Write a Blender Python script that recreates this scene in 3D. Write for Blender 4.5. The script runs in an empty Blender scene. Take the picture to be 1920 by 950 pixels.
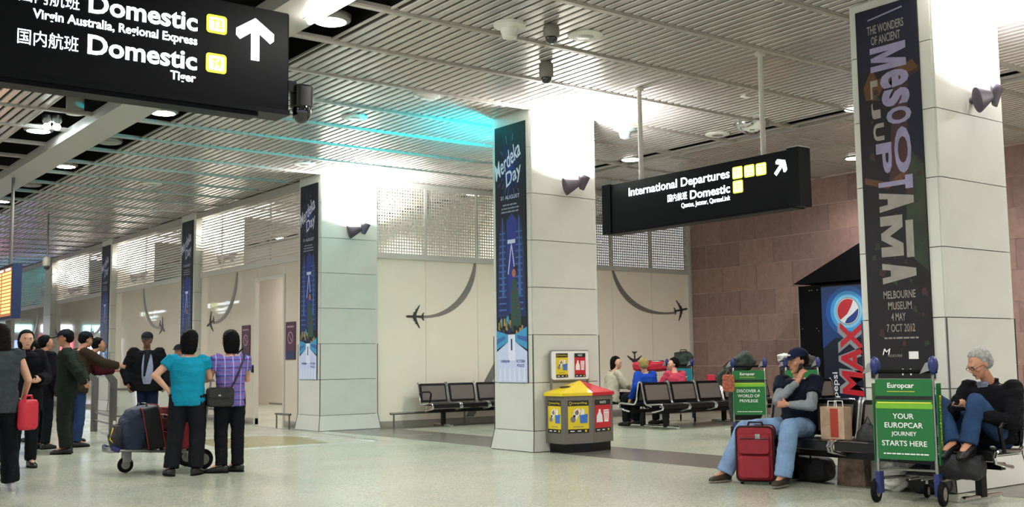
import bpy, bmesh, math, random
from math import sin, cos, pi, radians, atan2, sqrt
from mathutils import Vector as V, Matrix, noise
random.seed(7)
S = bpy.context.scene
COL = S.collection
# ------------------------------------------------------------------ camera
cd = bpy.data.cameras.new('camera'); cam = bpy.data.objects.new('camera', cd); COL.objects.link(cam)
cd.sensor_width = 36; cd.lens = 37.983; cd.clip_end = 300
Rv = (0.79820332, -0.60226376, -0.01224007); Uv = (-0.04951255, -0.08584428, 0.99507752); Fv = (0.60034987, 0.79366814, 0.0983408)
cam.matrix_world = Matrix(((Rv[0], Uv[0], -Fv[0], 0), (Rv[1], Uv[1], -Fv[1], 0), (Rv[2], Uv[2], -Fv[2], 1.2329), (0, 0, 0, 1)))
S.camera = cam
# ------------------------------------------------------------------ world, lamps of the hall, exposure
w = bpy.data.worlds.new('world'); S.world = w; w.use_nodes = True
w.node_tree.nodes['Background'].inputs[0].default_value = (0.93, 0.95, 1.0, 1)
w.node_tree.nodes['Background'].inputs[1].default_value = 0.45
S.view_settings.view_transform = 'Standard'; S.view_settings.look = 'None'
S.view_settings.exposure = 1.15; S.view_settings.gamma = 1
S.view_settings.use_curve_mapping = False
DOWN_W, SCONCE_W, BEHIND_W = 230, 560, 260
def lamp(kind, name, loc, power, color=(1, 1, 1), size=.3, spot=150, aim=(0, 0, -1), parent=None, blend=.6):
    l = bpy.data.lights.new(name, kind); l.energy = power; l.color = color
    if kind == 'SPOT': l.spot_size = radians(spot); l.spot_blend = blend; l.shadow_soft_size = size
    elif kind == 'AREA': l.size = size
    else: l.shadow_soft_size = size
    o = bpy.data.objects.new(name, l); COL.objects.link(o)
    o.rotation_euler = V(aim).to_track_quat('-Z', 'Y').to_euler(); o.location = loc
    if parent: o.parent = parent
    return o
# ceiling lamps of the part of the hall behind and beside the photographer
for x in (-3.0, 5.05, 12.95):
    for y in (-6, -1, 4):
        lamp('SPOT', 'hall_downlight', (x, y, 4.6), BEHIND_W, (1, .98, .94), .25, 165)
for y in (9, 15, 21, 28, 36):
    lamp('SPOT', 'hall_downlight', (-3, y, 4.6), BEHIND_W, (1, .98, .94), .25, 165)
# ------------------------------------------------------------------ materials
MT = {}
def rgb(h):
    h = h.lstrip('#'); c = [int(h[i:i+2], 16) / 255 for i in (0, 2, 4)]
    return tuple(x / 12.92 if x < .04045 else ((x + .055) / 1.055) ** 2.4 for x in c) + (1,)
def mat(name, col='#888888', rough=.6, metal=0., var=0., scale=8., emis=0., bump=0., bscale=60., alpha=1., coat=0., trans=0., obj=True):
    if name in MT: return MT[name]
    m = bpy.data.materials.new(name); MT[name] = m; m.use_nodes = True
    nt = m.node_tree; n = nt.nodes; L = nt.links; b = n['Principled BSDF']
    c = rgb(col) if isinstance(col, str) else tuple(col) + (1,)
    b.inputs['Base Color'].default_value = c; b.inputs['Roughness'].default_value = rough; b.inputs['Metallic'].default_value = metal
    b.inputs['Alpha'].default_value = alpha; b.inputs['Coat Weight'].default_value = coat; b.inputs['Transmission Weight'].default_value = trans
    if rough >= .8 or name[:4] in ('sign', 'hair', 'kios'): b.inputs['Specular IOR Level'].default_value = .12
    if emis:
        b.inputs['Emission Color'].default_value = c; b.inputs['Emission Strength'].default_value = emis
    tc = n.new('ShaderNodeTexCoord')
    if var:
        t = n.new('ShaderNodeTexNoise'); t.inputs['Scale'].default_value = scale; t.inputs['Detail'].default_value = 5
        L.new(tc.outputs['Object'], t.inputs['Vector'])
        r = n.new('ShaderNodeValToRGB'); r.color_ramp.elements[0].position = .3; r.color_ramp.elements[1].position = .7
        r.color_ramp.elements[0].color = tuple(x * (1 - var) for x in c[:3]) + (1,)
        r.color_ramp.elements[1].color = tuple(min(1, x * (1 + var)) for x in c[:3]) + (1,)
        L.new(t.outputs['Fac'], r.inputs['Fac']); L.new(r.outputs['Color'], b.inputs['Base Color'])
    if bump:
        t2 = n.new('ShaderNodeTexNoise'); t2.inputs['Scale'].default_value = bscale; t2.inputs['Detail'].default_value = 3
        L.new(tc.outputs['Object'], t2.inputs['Vector'])
        bp = n.new('ShaderNodeBump'); bp.inputs['Strength'].default_value = bump; bp.inputs['Distance'].default_value = .02
        L.new(t2.outputs['Fac'], bp.inputs['Height']); L.new(bp.outputs['Normal'], b.inputs['Normal'])
    return m
def M(k): return MT[k]
# terrazzo floor: base colour with chips of several tones
def terrazzo(name, base, dark, light, rough=.2):
    m = mat(name, base, rough); nt = m.node_tree; n = nt.nodes; L = nt.links; b = n['Principled BSDF']
    tc = n.new('ShaderNodeTexCoord'); v = n.new('ShaderNodeTexVoronoi'); v.inputs['Scale'].default_value = 70
    L.new(tc.outputs['Object'], v.inputs['Vector'])
    sp = n.new('ShaderNodeSeparateColor'); L.new(v.outputs['Color'], sp.inputs[0])
    r = n.new('ShaderNodeValToRGB'); e = r.color_ramp.elements
    e[0].position = 0; e[0].color = rgb(dark); e[1].position = 1; e[1].color = rgb(light)
    e.new(.16).color = rgb(dark); e.new(.26).color = rgb(base); e.new(.72).color = rgb(base); e.new(.85).color = rgb(light)
    L.new(sp.outputs[0], r.inputs['Fac'])
    t = n.new('ShaderNodeTexNoise'); t.inputs['Scale'].default_value = .8; t.inputs['Detail'].default_value = 4
    L.new(tc.outputs['Object'], t.inputs['Vector'])
    mx = n.new('ShaderNodeMix'); mx.data_type = 'RGBA'; mx.blend_type = 'MULTIPLY'; mx.inputs[0].default_value = .12
    L.new(r.outputs['Color'], mx.inputs[6]); L.new(t.outputs['Color'], mx.inputs[7])
    L.new(mx.outputs[2], b.inputs['Base Color'])
    mr = n.new('ShaderNodeMapRange'); mr.inputs[3].default_value = rough - .06; mr.inputs[4].default_value = rough + .12
    L.new(t.outputs['Fac'], mr.inputs[0]); L.new(mr.outputs[0], b.inputs['Roughness'])
    return m
terrazzo('terrazzo', '#b4b8a4', '#9c9f8e', '#c3c6b4', .2)
terrazzo('terrazzo_dark', '#6b6862', '#4d4a46', '#85827a', .22)
terrazzo('terrazzo_olive', '#8d8558', '#6c6540', '#a39a6c', .26)
terrazzo('terrazzo_pale', '#d2d6d2', '#b9bdb8', '#e2e6e0', .24)
mat('alu_slat', '#cdc8c4', .27, .62, .05, 3)
mat('beam_paint', '#a9a39b', .5, .3)
mat('trough_paint', '#b3afa6', .4, .2)
mat('plenum', '#050505', .9); mat('kiosk_black', '#08090b', .7)
mat('column_panel', '#cfd0c6', .38, 0, .04, 2.5)
mat('joint_dark', '#4a4b48', .8)
mat('guard_steel', '#56585a', .4, .7)
mat('cream_glass', '#ddd2bf', .05, 0, .02, 1.5, coat=1.)
mat('cream_wall', '#f4e7d3', .3, 0, .02, 1.2)
mat('room_wall', '#d9cfc4', .7)
mat('white_metal', '#c8c3ba', .45, .1)
mat('louvre', '#d3cdc6', .45, .1)
mat('baseboard_grey', '#9c978a', .5)
mat('stone_brown', '#8d6f68', .42, 0, .16, 9, bump=.12, bscale=25)
mat('stone_brown_b', '#99796f', .42, 0, .16, 9, bump=.12, bscale=25)
mat('mortar', '#d8c0b4', .8)
mat('sign_black', '#0b0c10', .45, 0)
mat('sign_trim', '#18191b', .4, .5)
mat('letter_white', (0.82, 0.91, 1.0), .5, emis=2.4)
mat('letter_yellow', (0.75, .85, 0.05), .5, emis=.5)
mat('tile_white', (0.95, 1.0, .62), .5, emis=.42)
mat('lamp_glow', (1.0, .98, .95), .5, emis=26)
mat('lamp_glow_cool', (.8, .95, 1.0), .5, emis=30)
mat('lamp_off', '#8d8d84', .35, .2)
mat('lamp_ring', '#84837b', .35, .6)
mat('chrome', '#d8d8da', .12, 1)
mat('steel', '#9a9a98', .3, .9)
mat('steel_post', '#6d6a66', .4, .6)
mat('black_metal', '#0b0b0d', .3, .5)
mat('black_plastic', '#0d0d0f', .35)
mat('rubber', '#141414', .8)
mat('glass_black', '#050507', .05, coat=1)
mat('dev_white', '#d9d8cf', .5)
mat('dev_grey', '#7d7b70', .5)
mat('sconce_grey', '#4d4752', .45, .1)
mat('decal_grey', '#8b8580', .4, .3)
mat('decal_dark', '#454044', .4, .3)
mat('white_print', '#e9e9e6', .5)
mat('black_print', '#101010', .5)
mat('bin_steel', '#77736c', .38, .5, .05, 5)
mat('yellow', '#e2c81c', .35)
mat('red', '#c11e2b', .35)
mat('blue_print', '#3a72c8', .5)
mat('orange', '#e0782a', .5)
mat('green_ad', '#13682f', .4)
mat('green_light', '#6fae2c', .4)
mat('yellow_line', '#d8d838', .4)
mat('blue_plastic', '#1c2b66', .4)
mat('skin', '#b98468', .55, 0, .08, 12)
mat('skin_light', '#cf9f84', .55, 0, .06, 12)
mat('skin_dark', '#7d5340', .55, 0, .08, 12)
mat('eye_white', '#d8d4cc', .3)
mat('eye_dark', '#1c120e', .3)
mat('lips', '#8e4f47', .5)
# ------------------------------------------------------------------ mesh builder
class MB:
    def __init__(s): s.v = []; s.f = []; s.mi = []; s.k = 0
    def mat(s, k): s.k = k; return s
    def add(s, vs, fs):
        o = len(s.v); s.v += [tuple(p) for p in vs]; s.f += [tuple(i + o for i in f) for f in fs]; s.mi += [s.k] * len(fs); return s
    def box(s, c, d, R=None, taper=None):
        x, y, z = (q / 2 for q in d); t = taper or (1, 1)
        vs = [V((a * x * (t[0] if e > 0 else 1), b * y * (t[1] if e > 0 else 1), e * z)) for e in (-1, 1) for a, b in ((-1, -1), (1, -1), (1, 1), (-1, 1))]
        if R is not None:
            if not isinstance(R, Matrix): R = Matrix.Rotation(R, 3, 'Z')
            vs = [R @ p for p in vs]
        vs = [p + V(c) for p in vs]
        return s.add(vs, [(3, 2, 1, 0), (4, 5, 6, 7), (0, 1, 5, 4), (1, 2, 6, 5), (2, 3, 7, 6), (3, 0, 4, 7)])
    def b2(s, a, b):
        return s.box([(p + q) / 2 for p, q in zip(a, b)], [abs(q - p) for p, q in zip(a, b)])
    def rbox(s, c, d, r=.02, R=None, ax=2, n=3):
        # box with rounded edges along axis ax
        i, j = [q for q in (0, 1, 2) if q != ax]
        hx, hy = d[i] / 2 - r, d[j] / 2 - r; poly = []
        for q, (sx, sy) in enumerate(((1, 1), (-1, 1), (-1, -1), (1, -1))):
            for k in range(n + 1):
                a = q * pi / 2 + k * pi / 2 / n; poly.append((sx * hx + r * cos(a), sy * hy + r * sin(a)))
        m = len(poly); vs = []; e2 = min(r * .4, d[ax] * .2)
        for z, sc in ((-d[ax] / 2, 1 - e2 / max(d[i], d[j]) * 2), (-d[ax] / 2 + e2, 1), (d[ax] / 2 - e2, 1), (d[ax] / 2, 1 - e2 / max(d[i], d[j]) * 2)):
            for x, y in poly:
                p = [0, 0, 0]; p[i] = x * sc; p[j] = y * sc; p[ax] = z; p = V(p)
                if R is not None: p = R @ p if isinstance(R, Matrix) else Matrix.Rotation(R, 3, 'Z') @ p
                vs.append(p + V(c))
        fs = [(k + t * m, (k + 1) % m + t * m, (k + 1) % m + (t + 1) * m, k + (t + 1) * m) for t in range(3) for k in range(m)]
        fs += [tuple(range(m - 1, -1, -1)), tuple(range(3 * m, 4 * m))]
        return s.add(vs, fs)
    def prism(s, poly, O, U, W, t):
        U = V(U); W = V(W); N = U.cross(W); O = V(O); m = len(poly)
        a = [O + U * x + W * y for x, y in poly]; b = [p + N * t for p in a]
        return s.add(a + b, [tuple(range(m - 1, -1, -1)), tuple(range(m, 2 * m))] + [(i, (i + 1) % m, (i + 1) % m + m, i + m) for i in range(m)])
    def tube(s, pts, r, n=8, rr=None):
        pts = [V(p) for p in pts]; m = len(pts); vs = []
        t0 = (pts[1] - pts[0]).normalized(); u = t0.orthogonal().normalized()
        for i, p in enumerate(pts):
            t = ((pts[min(i + 1, m - 1)] - pts[i]).normalized() + (pts[i] - pts[max(i - 1, 0)]).normalized())
            t = t.normalized() if t.length > 1e-6 else t0
            u = (u - t * u.dot(t)).normalized(); w = t.cross(u)
            q = rr[i] if rr else r
            vs += [p + (u * cos(2 * pi * k / n) + w * sin(2 * pi * k / n)) * q for k in range(n)]
        fs = [(i * n + k, i * n + (k + 1) % n, (i + 1) * n + (k + 1) % n, (i + 1) * n + k) for i in range(m - 1) for k in range(n)]
        fs += [tuple(range(n - 1, -1, -1)), tuple(range((m - 1) * n, m * n))]
        return s.add(vs, fs)
    def lathe(s, prof, c=(0, 0, 0), ax=(0, 0, 1), n=20, sy=1.):
        A = V(ax).normalized(); u = A.orthogonal().normalized(); w = A.cross(u); c = V(c); vs = []
        for r, z in prof: vs += [c + A * z + (u * cos(2 * pi * k / n) + w * sin(2 * pi * k / n) * sy) * max(r, 1e-4) for k in range(n)]
        m = len(prof)
        fs = [(i * n + k, i * n + (k + 1) % n, (i + 1) * n + (k + 1) % n, (i + 1) * n + k) for i in range(m - 1) for k in range(n)]
        fs += [tuple(range(n - 1, -1, -1)), tuple(range((m - 1) * n, m * n))]
        return s.add(vs, fs)
    def ell(s, c, r, n=12, m=8, R=None):
        c = V(c); vs = [V((0, 0, -r[2]))]
        for i in range(1, m):
            a = -pi / 2 + pi * i / m
            vs += [V((r[0] * cos(a) * cos(2 * pi * k / n), r[1] * cos(a) * sin(2 * pi * k / n), r[2] * sin(a))) for k in range(n)]
        vs.append(V((0, 0, r[2])))
        if R is not None: vs = [R @ p for p in vs]
        vs = [p + c for p in vs]; e = len(vs) - 1
        fs = [(0, 1 + (k + 1) % n, 1 + k) for k in range(n)]
        fs += [(1 + i * n + k, 1 + i * n + (k + 1) % n, 1 + (i + 1) * n + (k + 1) % n, 1 + (i + 1) * n + k) for i in range(m - 2) for k in range(n)]
        fs += [(e, 1 + (m - 2) * n + k, 1 + (m - 2) * n + (k + 1) % n) for k in range(n)]
        return s.add(vs, fs)
    def loft(s, secs, n=16, pw=1.):
        # secs: (centre, side vector, other vector, ra, rb)
        vs = []
        for c, u, w, a, b in secs:
            for k in range(n):
                t = 2 * pi * k / n; x, y = cos(t), sin(t)
                if pw != 1: x = math.copysign(abs(x) ** pw, x); y = math.copysign(abs(y) ** pw, y)
                vs.append(V(c) + u * (a * x) + w * (b * y))
        m = len(secs)
        fs = [(i * n + k, i * n + (k + 1) % n, (i + 1) * n + (k + 1) % n, (i + 1) * n + k) for i in range(m - 1) for k in range(n)]
        fs += [tuple(range(n - 1, -1, -1)), tuple(range((m - 1) * n, m * n))]
        return s.add(vs, fs)
    def cap(s, p, q, r1, r2, n=10):
        p = V(p); q = V(q); d = (q - p); L = d.length
        if L < 1e-5: return s.ell(p, (r1,) * 3, n, 6)
        t = d / L; u = t.orthogonal().normalized(); w = t.cross(u); sec = []
        for a in (-80, -50, -20): a = radians(a); sec.append((p + t * r1 * sin(a), u, w, r1 * cos(a), r1 * cos(a)))
        for f in (.25, .5, .75): r = r1 + (r2 - r1) * f; sec.append((p + d * f, u, w, r, r))
        for a in (20, 50, 80): a = radians(a); sec.append((q + t * r2 * sin(a), u, w, r2 * cos(a), r2 * cos(a)))
        return s.loft(sec, n)
    def mesh(s, name, mats, ang=40):
        me = bpy.data.meshes.new(name); me.from_pydata(s.v, [], s.f)
        bm = bmesh.new(); bm.from_mesh(me); bmesh.ops.recalc_face_normals(bm, faces=bm.faces); bm.to_mesh(me); bm.free()
        if not isinstance(mats, (list, tuple)): mats = [mats]
        for k in mats: me.materials.append(M(k) if isinstance(k, str) else k)
        me.polygons.foreach_set('material_index', s.mi)
        if ang: me.shade_smooth(); me.set_sharp_from_angle(angle=radians(ang))
        return me
    def build(s, name, mats, parent=None, loc=None, rz=None, ang=40):
        o = bpy.data.objects.new(name, s.mesh(name, mats, ang)); COL.objects.link(o)
        if parent: o.parent = parent
        if loc is not None: o.location = loc
        if rz is not None: o.rotation_euler = (0, 0, rz)
        return o
def inst(me, name, parent=None, loc=(0, 0, 0), rot=None, sc=None):
    o = bpy.data.objects.new(name, me); COL.objects.link(o); o.location = loc
    if parent: o.parent = parent
    if rot is not None: o.rotation_euler = rot
    if sc is not None: o.scale = sc
    return o
def thing(name, label, cat, loc=(0, 0, 0), rz=0, group=None):
    o = bpy.data.objects.new(name, None); COL.objects.link(o); o.location = loc; o.rotation_euler = (0, 0, rz)
    o.empty_display_size = .1; tag(o, label, cat, group); return o
def tag(o, label, cat, group=None):
    o['label'] = label; o['category'] = cat
    if group: o['group'] = group
    return o
def struct(o): o['kind'] = 'structure'; return o
def stuff(o): o['kind'] = 'stuff'; return o
def copy_tree(o, parent=None):
    c = o.copy(); COL.objects.link(c); c.parent = parent
    for ch in list(o.children): copy_tree(ch, c)
    return c
DG = None
def evaluated_mesh(o):
    dg = bpy.context.evaluated_depsgraph_get(); dg.update()
    return bpy.data.meshes.new_from_object(o.evaluated_get(dg))
TXT = {}
def text_mesh(s, size=1., bold=0., res=3, sx=1.):
    key = (s, bold, sx)
    if key not in TXT:
        c = bpy.data.curves.new('lettering', 'FONT'); c.body = s; c.size = 1; c.resolution_u = res; c.offset = bold; c.fill_mode = 'BOTH'
        o = bpy.data.objects.new('lettering', c); COL.objects.link(o); me = evaluated_mesh(o)
        xs = [p.co.x for p in me.vertices] or [0]; ys = [p.co.y for p in me.vertices] or [0]
        TXT[key] = ([(p.co.x, p.co.y) for p in me.vertices], [tuple(f.vertices) for f in me.polygons], (min(xs), max(xs), min(ys), max(ys)))
        bpy.data.objects.remove(o); bpy.data.meshes.remove(me)
    return TXT[key]
def put_text(mb, s, O, U, W, w=None, h=None, ha='l', va='b', bold=.012, lift=0., rot=0., italic=0.):
    """flat lettering on the plane O + x U + y W; scaled to width w and/or height h"""
    vs, fs, (x0, x1, y0, y1) = text_mesh(s, bold=bold)
    sx = w / (x1 - x0) if w else None; sy = h / (y1 - y0) if h else None
    sx = sx or sy; sy = sy or sx
    ox = {'l': x0, 'r': x1, 'c': (x0 + x1) / 2}[ha]; oy = {'b': y0, 't': y1, 'c': (y0 + y1) / 2}[va]
    U = V(U); W = V(W); N = U.cross(W); O = V(O) + N * lift; cr, sr = cos(rot), sin(rot); out = []
    for x, y in vs:
        a = (x - ox) * sx + italic * (y - oy) * sy; b = (y - oy) * sy
        a, b = a * cr - b * sr, a * sr + b * cr
        out.append(O + U * a + W * b)
    return mb.add(out, fs)
def poly(mb, pts, O, U, W, lift=0.):
    U = V(U); W = V(W); O = V(O) + U.cross(W) * lift
    return mb.add([O + U * x + W * y for x, y in pts], [tuple(range(len(pts)))])
def dashes(mb, O, U, W, w, h, ha='c', seed=1, lift=.002):
    r = random.Random(seed); O = V(O) - V(U) * (w / 2 if ha == 'c' else 0); x = 0
    while x < w - h:
        l = min(w - x, r.uniform(1.2, 4) * h); poly(mb, [(x, 0), (x + l, 0), (x + l, h * r.uniform(.8, 1)), (x, h * .9)], O, U, W, lift); x += l + h * .5
    return mb
def circ(cx, cy, r, n=24, a0=0, a1=2 * pi, ry=None):
    ry = ry or r; full = abs(a1 - a0 - 2 * pi) < 1e-6
    return [(cx + r * cos(a0 + (a1 - a0) * k / (n if full else n - 1)), cy + ry * sin(a0 + (a1 - a0) * k / (n if full else n - 1))) for k in range(n)]
def rrect(x0, y0, x1, y1, r, n=4):
    out = []
    for q, (cx, cy) in enumerate(((x1 - r, y1 - r), (x0 + r, y1 - r), (x0 + r, y0 + r), (x1 - r, y0 + r))):
        out += [(cx + r * cos(q * pi / 2 + k * pi / 2 / n), cy + r * sin(q * pi / 2 + k * pi / 2 / n)) for k in range(n + 1)]
    return out
X_, Y_, Z_ = V((1, 0, 0)), V((0, 1, 0)), V((0, 0, 1))
mY = -Y_
# ------------------------------------------------------------------ structure
H = 4.71; XC = 9.09; PITCH = 6.25; YC = [5.48 + 0.0, 11.57, 17.82, 24.07, 30.32, 36.57, 42.82]
CA, CB = .87, 1.17; XB = 18.8; XG = 9.24; YF = 17.86
fl = MB().b2((-14, -12, -.12), (22, 62, 0)).build('floor', 'terrazzo', ang=0); struct(fl)
def inlay(pts, m, name, h=.0015):
    mb = MB(); mb.prism(pts, (0, 0, .0002), X_, Y_, h); return mb.build(name, m, fl, ang=0)
inlay([(9.2, -2), (10.45, -2), (10.45, 17.8), (9.2, 17.8)], 'terrazzo_dark', 'floor_band')
inlay([(10.45, 17.3), (18.8, 17.3), (18.8, 17.8), (10.45, 17.8)], 'terrazzo_dark', 'floor_band')
inlay([(6.2, 15.3), (7.9, 15.25), (8.25, 16.9), (7.9, 17.5), (6.6, 17.4)], 'terrazzo_olive', 'floor_patch')
for a, b, wd in (((5.5, 15.05), (8.7, 14.95), .09), ((8.62, 14.95), (8.05, 17.6), .07), ((8.1, 17.62), (5.9, 17.7), .06), ((8.72, 14.9), (8.95, 18.9), .03), ((8.95, 18.9), (9.0, 40), .03), ((4.9, 18.6), (6.4, 17.0), .07)):
    a = V(a); b = V(b); d = (b - a).normalized(); n = V((-d.y, d.x)) * wd / 2
    inlay([tuple(a - n), tuple(b - n), tuple(b + n), tuple(a + n)], 'terrazzo_pale' if wd > .05 else 'terrazzo_dark', 'inlay_strip', .002)
# ceiling: black plenum, beams, linear slats
ce = MB().b2((-14, -12, 5.35), (22, 62, 5.5)).build('ceiling', 'plenum', ang=0); struct(ce)
beams = [9.07 + 1.25 * k for k in range(-8, 40)]
bm_ = MB(); bm_.b2((-8, -.055, -.008), (13.3, .055, .03)); bm_.b2((-8, -.035, -.02), (13.3, .035, -.008)); bmesh_beam = bm_.mesh('cross_beam', 'beam_paint', 0)
bm2 = MB(); bm2.b2((13.35, -.055, -.01), (18.78, .055, .10)); bmesh_beam2 = bm2.mesh('cross_beam', 'beam_paint', 0)
for y in beams:
    inst(bmesh_beam, 'cross_beam', ce, (0, y, H))
    inst(bmesh_beam2, 'cross_beam', ce, (0, y, 4.98))
prof = [(-.055, .035), (-.055, .008), (-.045, 0), (.026, 0), (.036, .008), (.036, .035)]
def slat_mb(mb, x, y0, y1, z):
    n = len(prof); vs = [(x + px, y, z + pz) for y in (y0, y1) for px, pz in prof]
    return mb.add(vs, [(i, i + 1, i + 1 + n, i + n) for i in range(n - 1)] + [tuple(range(n)), tuple(range(2 * n - 1, n - 1, -1))])
smesh = slat_mb(MB(), 0, .056, 1.194, 0).mesh('slat', 'alu_slat', 0)
def xranges(x):
    # openings: dark strips both sides of the trough and the narrow strip on the right
    return not (3.64 < x < 5.38 or 12.83 < x < 13.07)
xs = []; x = -7.0
while x < 18.75:
    if xranges(x) and not 13.2 < x < 13.4: xs.append(x)
    x += .125
cnt = 0
for k, y in enumerate(beams[:-1]):
    rest = MB()
    for x in xs:
        z = H if x < 13.25 else 4.98
        px = x / max(y, .1)
        near = 7.7 < y < 11.4 and (.22 * y < x < 1.95 * y) and x < 13.2 and cnt < 300
        if near: inst(smesh, 'slat', ce, (x, y, z)); cnt += 1
        elif -4 < x: slat_mb(rest, x, y + .056, y + 1.194, z)
    if rest.v: stuff(rest.build('slat_panel', 'alu_slat', ce, ang=0))
# the white lighting trough and its edges
tr = MB(); tr.b2((4.27, -12, H - .12), (4.77, 62, H + .03))
tr.build('lighting_trough', 'trough_paint', ce, ang=0)
for x in (3.66, 5.36, 12.83, 13.08):
    MB().b2((x - .012, -12, H - .004), (x + .012, 62, H + .02)).build('edge_trim', 'beam_paint', ce, ang=0); MB().b2((x - .01, -12, H + .021), (x + .01, 62, H + .4)).build('slot_shade_sheet', 'plenum', ce, ang=0)  # black sheets added above the trims, their colour standing in for slot shade
MB().b2((13.3, -12, H - .01), (13.34, 62, 5.03)).build('fascia', 'beam_paint', ce, ang=0)
# trim where the ceiling meets the glazed wall
MB().b2((9.1, YF, H - .16), (9.3, 62, H - .03)).build('edge_trim', 'trough_paint', ce, ang=0)
# ---- left glazed wall (plane X = XG), cream glass below, louvres above
wl = MB().b2((XG - .03, YF, 3.2), (XG + .06, 62, 3.32)).build('wall_left', 'white_metal', ang=0); struct(wl)
ys = [YF + .02, 19.66, 20.96] + [20.96 + 1.27 * k for k in range(1, 32)]
for a, b in zip(ys[:-1], ys[1:]):
    if a == 19.66:
        MB().b2((XG, a, 2.92), (XG + .03, b, 3.2)).build('wall_panel', 'cream_glass', wl, ang=0); continue
    MB().b2((XG, a + .006, .12), (XG + .03, b - .006, 3.2)).build('wall_panel', 'cream_glass', wl, ang=0)
MB().b2((XG - .02, 20.96, 0), (XG + .05, 62, .12)).build('plinth', 'baseboard_grey', wl, ang=0)
MB().b2((XG - .02, YF, 0), (XG + .05, 19.66, .12)).build('plinth', 'baseboard_grey', wl, ang=0)
lv = MB(); z = 3.36
while z < 4.56: lv.b2((XG - .005, YF, z), (XG + .03, 62, z + .034)); z += .062
stuff(lv.build('louvre_slats', 'louvre', wl, ang=0))
for y in [YF + .03 + 2.54 * k for k in range(0, 17)]: MB().b2((XG + .03, y - .015, 3.32), (XG + .06, y + .015, H - .1)).build('mullion', 'white_metal', wl, ang=0)
# door opening frame
fr = MB(); fr.b2((XG - .03, 19.6, 0), (XG + .05, 19.66, 2.98)); fr.b2((XG - .03, 20.96, 0), (XG + .05, 21.02, 2.98)); fr.b2((XG - .03, 19.66, 2.92), (XG + .05, 20.96, 2.98))
d1 = fr.build('door_1', 'white_metal', ang=0); struct(d1)
MB().b2((XG - .045, 21.06, 1.05), (XG - .0, 21.14, 1.2)).build('door_reader', 'black_plastic', d1, ang=0)
# room behind the glazed wall
struct(MB().b2((14.0, YF + .1, 0), (14.1, 62, 5.3)).build('wall_back_room', 'room_wall', ang=0))
# ---- front wall (plane Y = YF), cream panels, open grille above
wf = MB().b2((10.26, YF - .04, 3.2), (XB - .02, YF + .05, 3.31)).build('wall_front', 'white_metal', ang=0); struct(wf)
xf = [10.26, 11.38, 12.62, 13.85, 15.07, 16.3, 17.52, 18.74]
for a, b in zip(xf[:-1], xf[1:]):
    for z0, z1 in ((.12, 3.2),): MB().b2((a + .005, YF, z0), (b - .005, YF + .03, z1)).build('wall_panel', 'cream_wall', wf, ang=0)
    MB().b2((b - .03, YF - .02, 3.3), (b + .03, YF + .04, 4.98)).build('grille_post', 'white_metal', wf, ang=0)
MB().b2((10.26, YF - .02, 0), (XB, YF + .03, .12)).build('plinth', 'baseboard_grey', wf, ang=0)
MB().b2((10.26, YF - .03, 4.6), (13.3, YF + .05, 4.75)).build('grille_rail', 'white_metal', wf, ang=0)
MB().b2((13.3, YF - .03, 4.86), (XB, YF + .05, 5.0)).build('grille_rail', 'white_metal', wf, ang=0)
MB().b2((18.72, YF - .06, 0), (18.79, YF + .03, 5.0)).build('corner_post', 'white_metal', wf, ang=0)
g = MB(); x = 10.3; st = .058
while x < 18.72: g.b2((x, YF - .004, 3.31), (x + .024, YF + .006, 4.65 if x < 13.3 else 4.9)); x += st
z = 3.34
while z < 4.88: g.b2((10.26 if z < 4.62 else 13.3, YF - .003, z), (18.72, YF + .007, z + .024)); z += st
stuff(g.build('grille', 'white_metal', wf, ang=0))
# ---- brown stone wall (plane X = XB)
wr = MB().b2((XB - .004, -8, 0), (XB + .3, YF + .2, 5.3)).build('wall_right', 'mortar', ang=0); struct(wr)
tm = []
for k in ('stone_brown', 'stone_brown_b'): tm.append(MB().b2((-.014, .005, .005), (.0, .987, .555)).mesh('stone_tile', k, 0))
hm = [MB().b2((-.014, .005, .005), (.0, .487, .555)).mesh('stone_tile', k, 0) for k in ('stone_brown', 'stone_brown_b')]
for r in range(9):
    z0 = -.07 + .56 * r; off = .5 if r % 2 == 0 else 0
    y = YF - .04 - .99
    if off: inst(hm[r % 2], 'stone_tile', wr, (XB + random.uniform(-.003, .003), YF - .04 - .49, z0)); y -= .5
    while y > 3.5:
        inst(tm[random.random() < .4], 'stone_tile', wr, (XB + random.uniform(-.003, .003), y, z0)); y -= .99
# far end of the hall
struct(MB().b2((-14, 60, 0), (XG, 60.2, 5.3)).build('wall_far', 'room_wall', ang=0))
# ---- low bumper rails along the walls
def bumper(pts, posts, label, group='low bumper rails at the foot of the walls'):
    t = thing('bumper_rail', label, 'rail', (pts[0][0], pts[0][1], 0), 0, group); o = V((pts[0][0], pts[0][1], 0))
    MB().tube([V((x, y, .27)) - o for x, y in pts], .022, 8).build('rail', 'steel_post', t)
    for x, y in posts: MB().tube([V((x, y, 0)) - o, V((x, y, .27)) - o], .016, 8).build('post', 'steel_post', t)
bumper([(10.42, 17.6), (18.6, 17.6)], [(10.5 + 1.6 * k, 17.6) for k in range(6)], 'low steel bumper rail along the foot of the cream front wall')
bumper([(9.0, 19.5), (9.0, 18.85)], [(9.0, 19.45), (9.0, 18.9)], 'short low rail between the doorway and the nearest poster column of the glass wall')
bumper([(9.0, 21.1), (9.0, 23.9)], [(9.0, 21.15), (9.0, 22.5), (9.0, 23.8)], 'low steel rail at the foot of the glass wall left of the doorway')
bumper([(11.2, 19.2), (11.2, 24.6)], [(11.2, 19.3 + k * .9) for k in range(6)], 'low rail seen inside the open white doorway')
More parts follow.
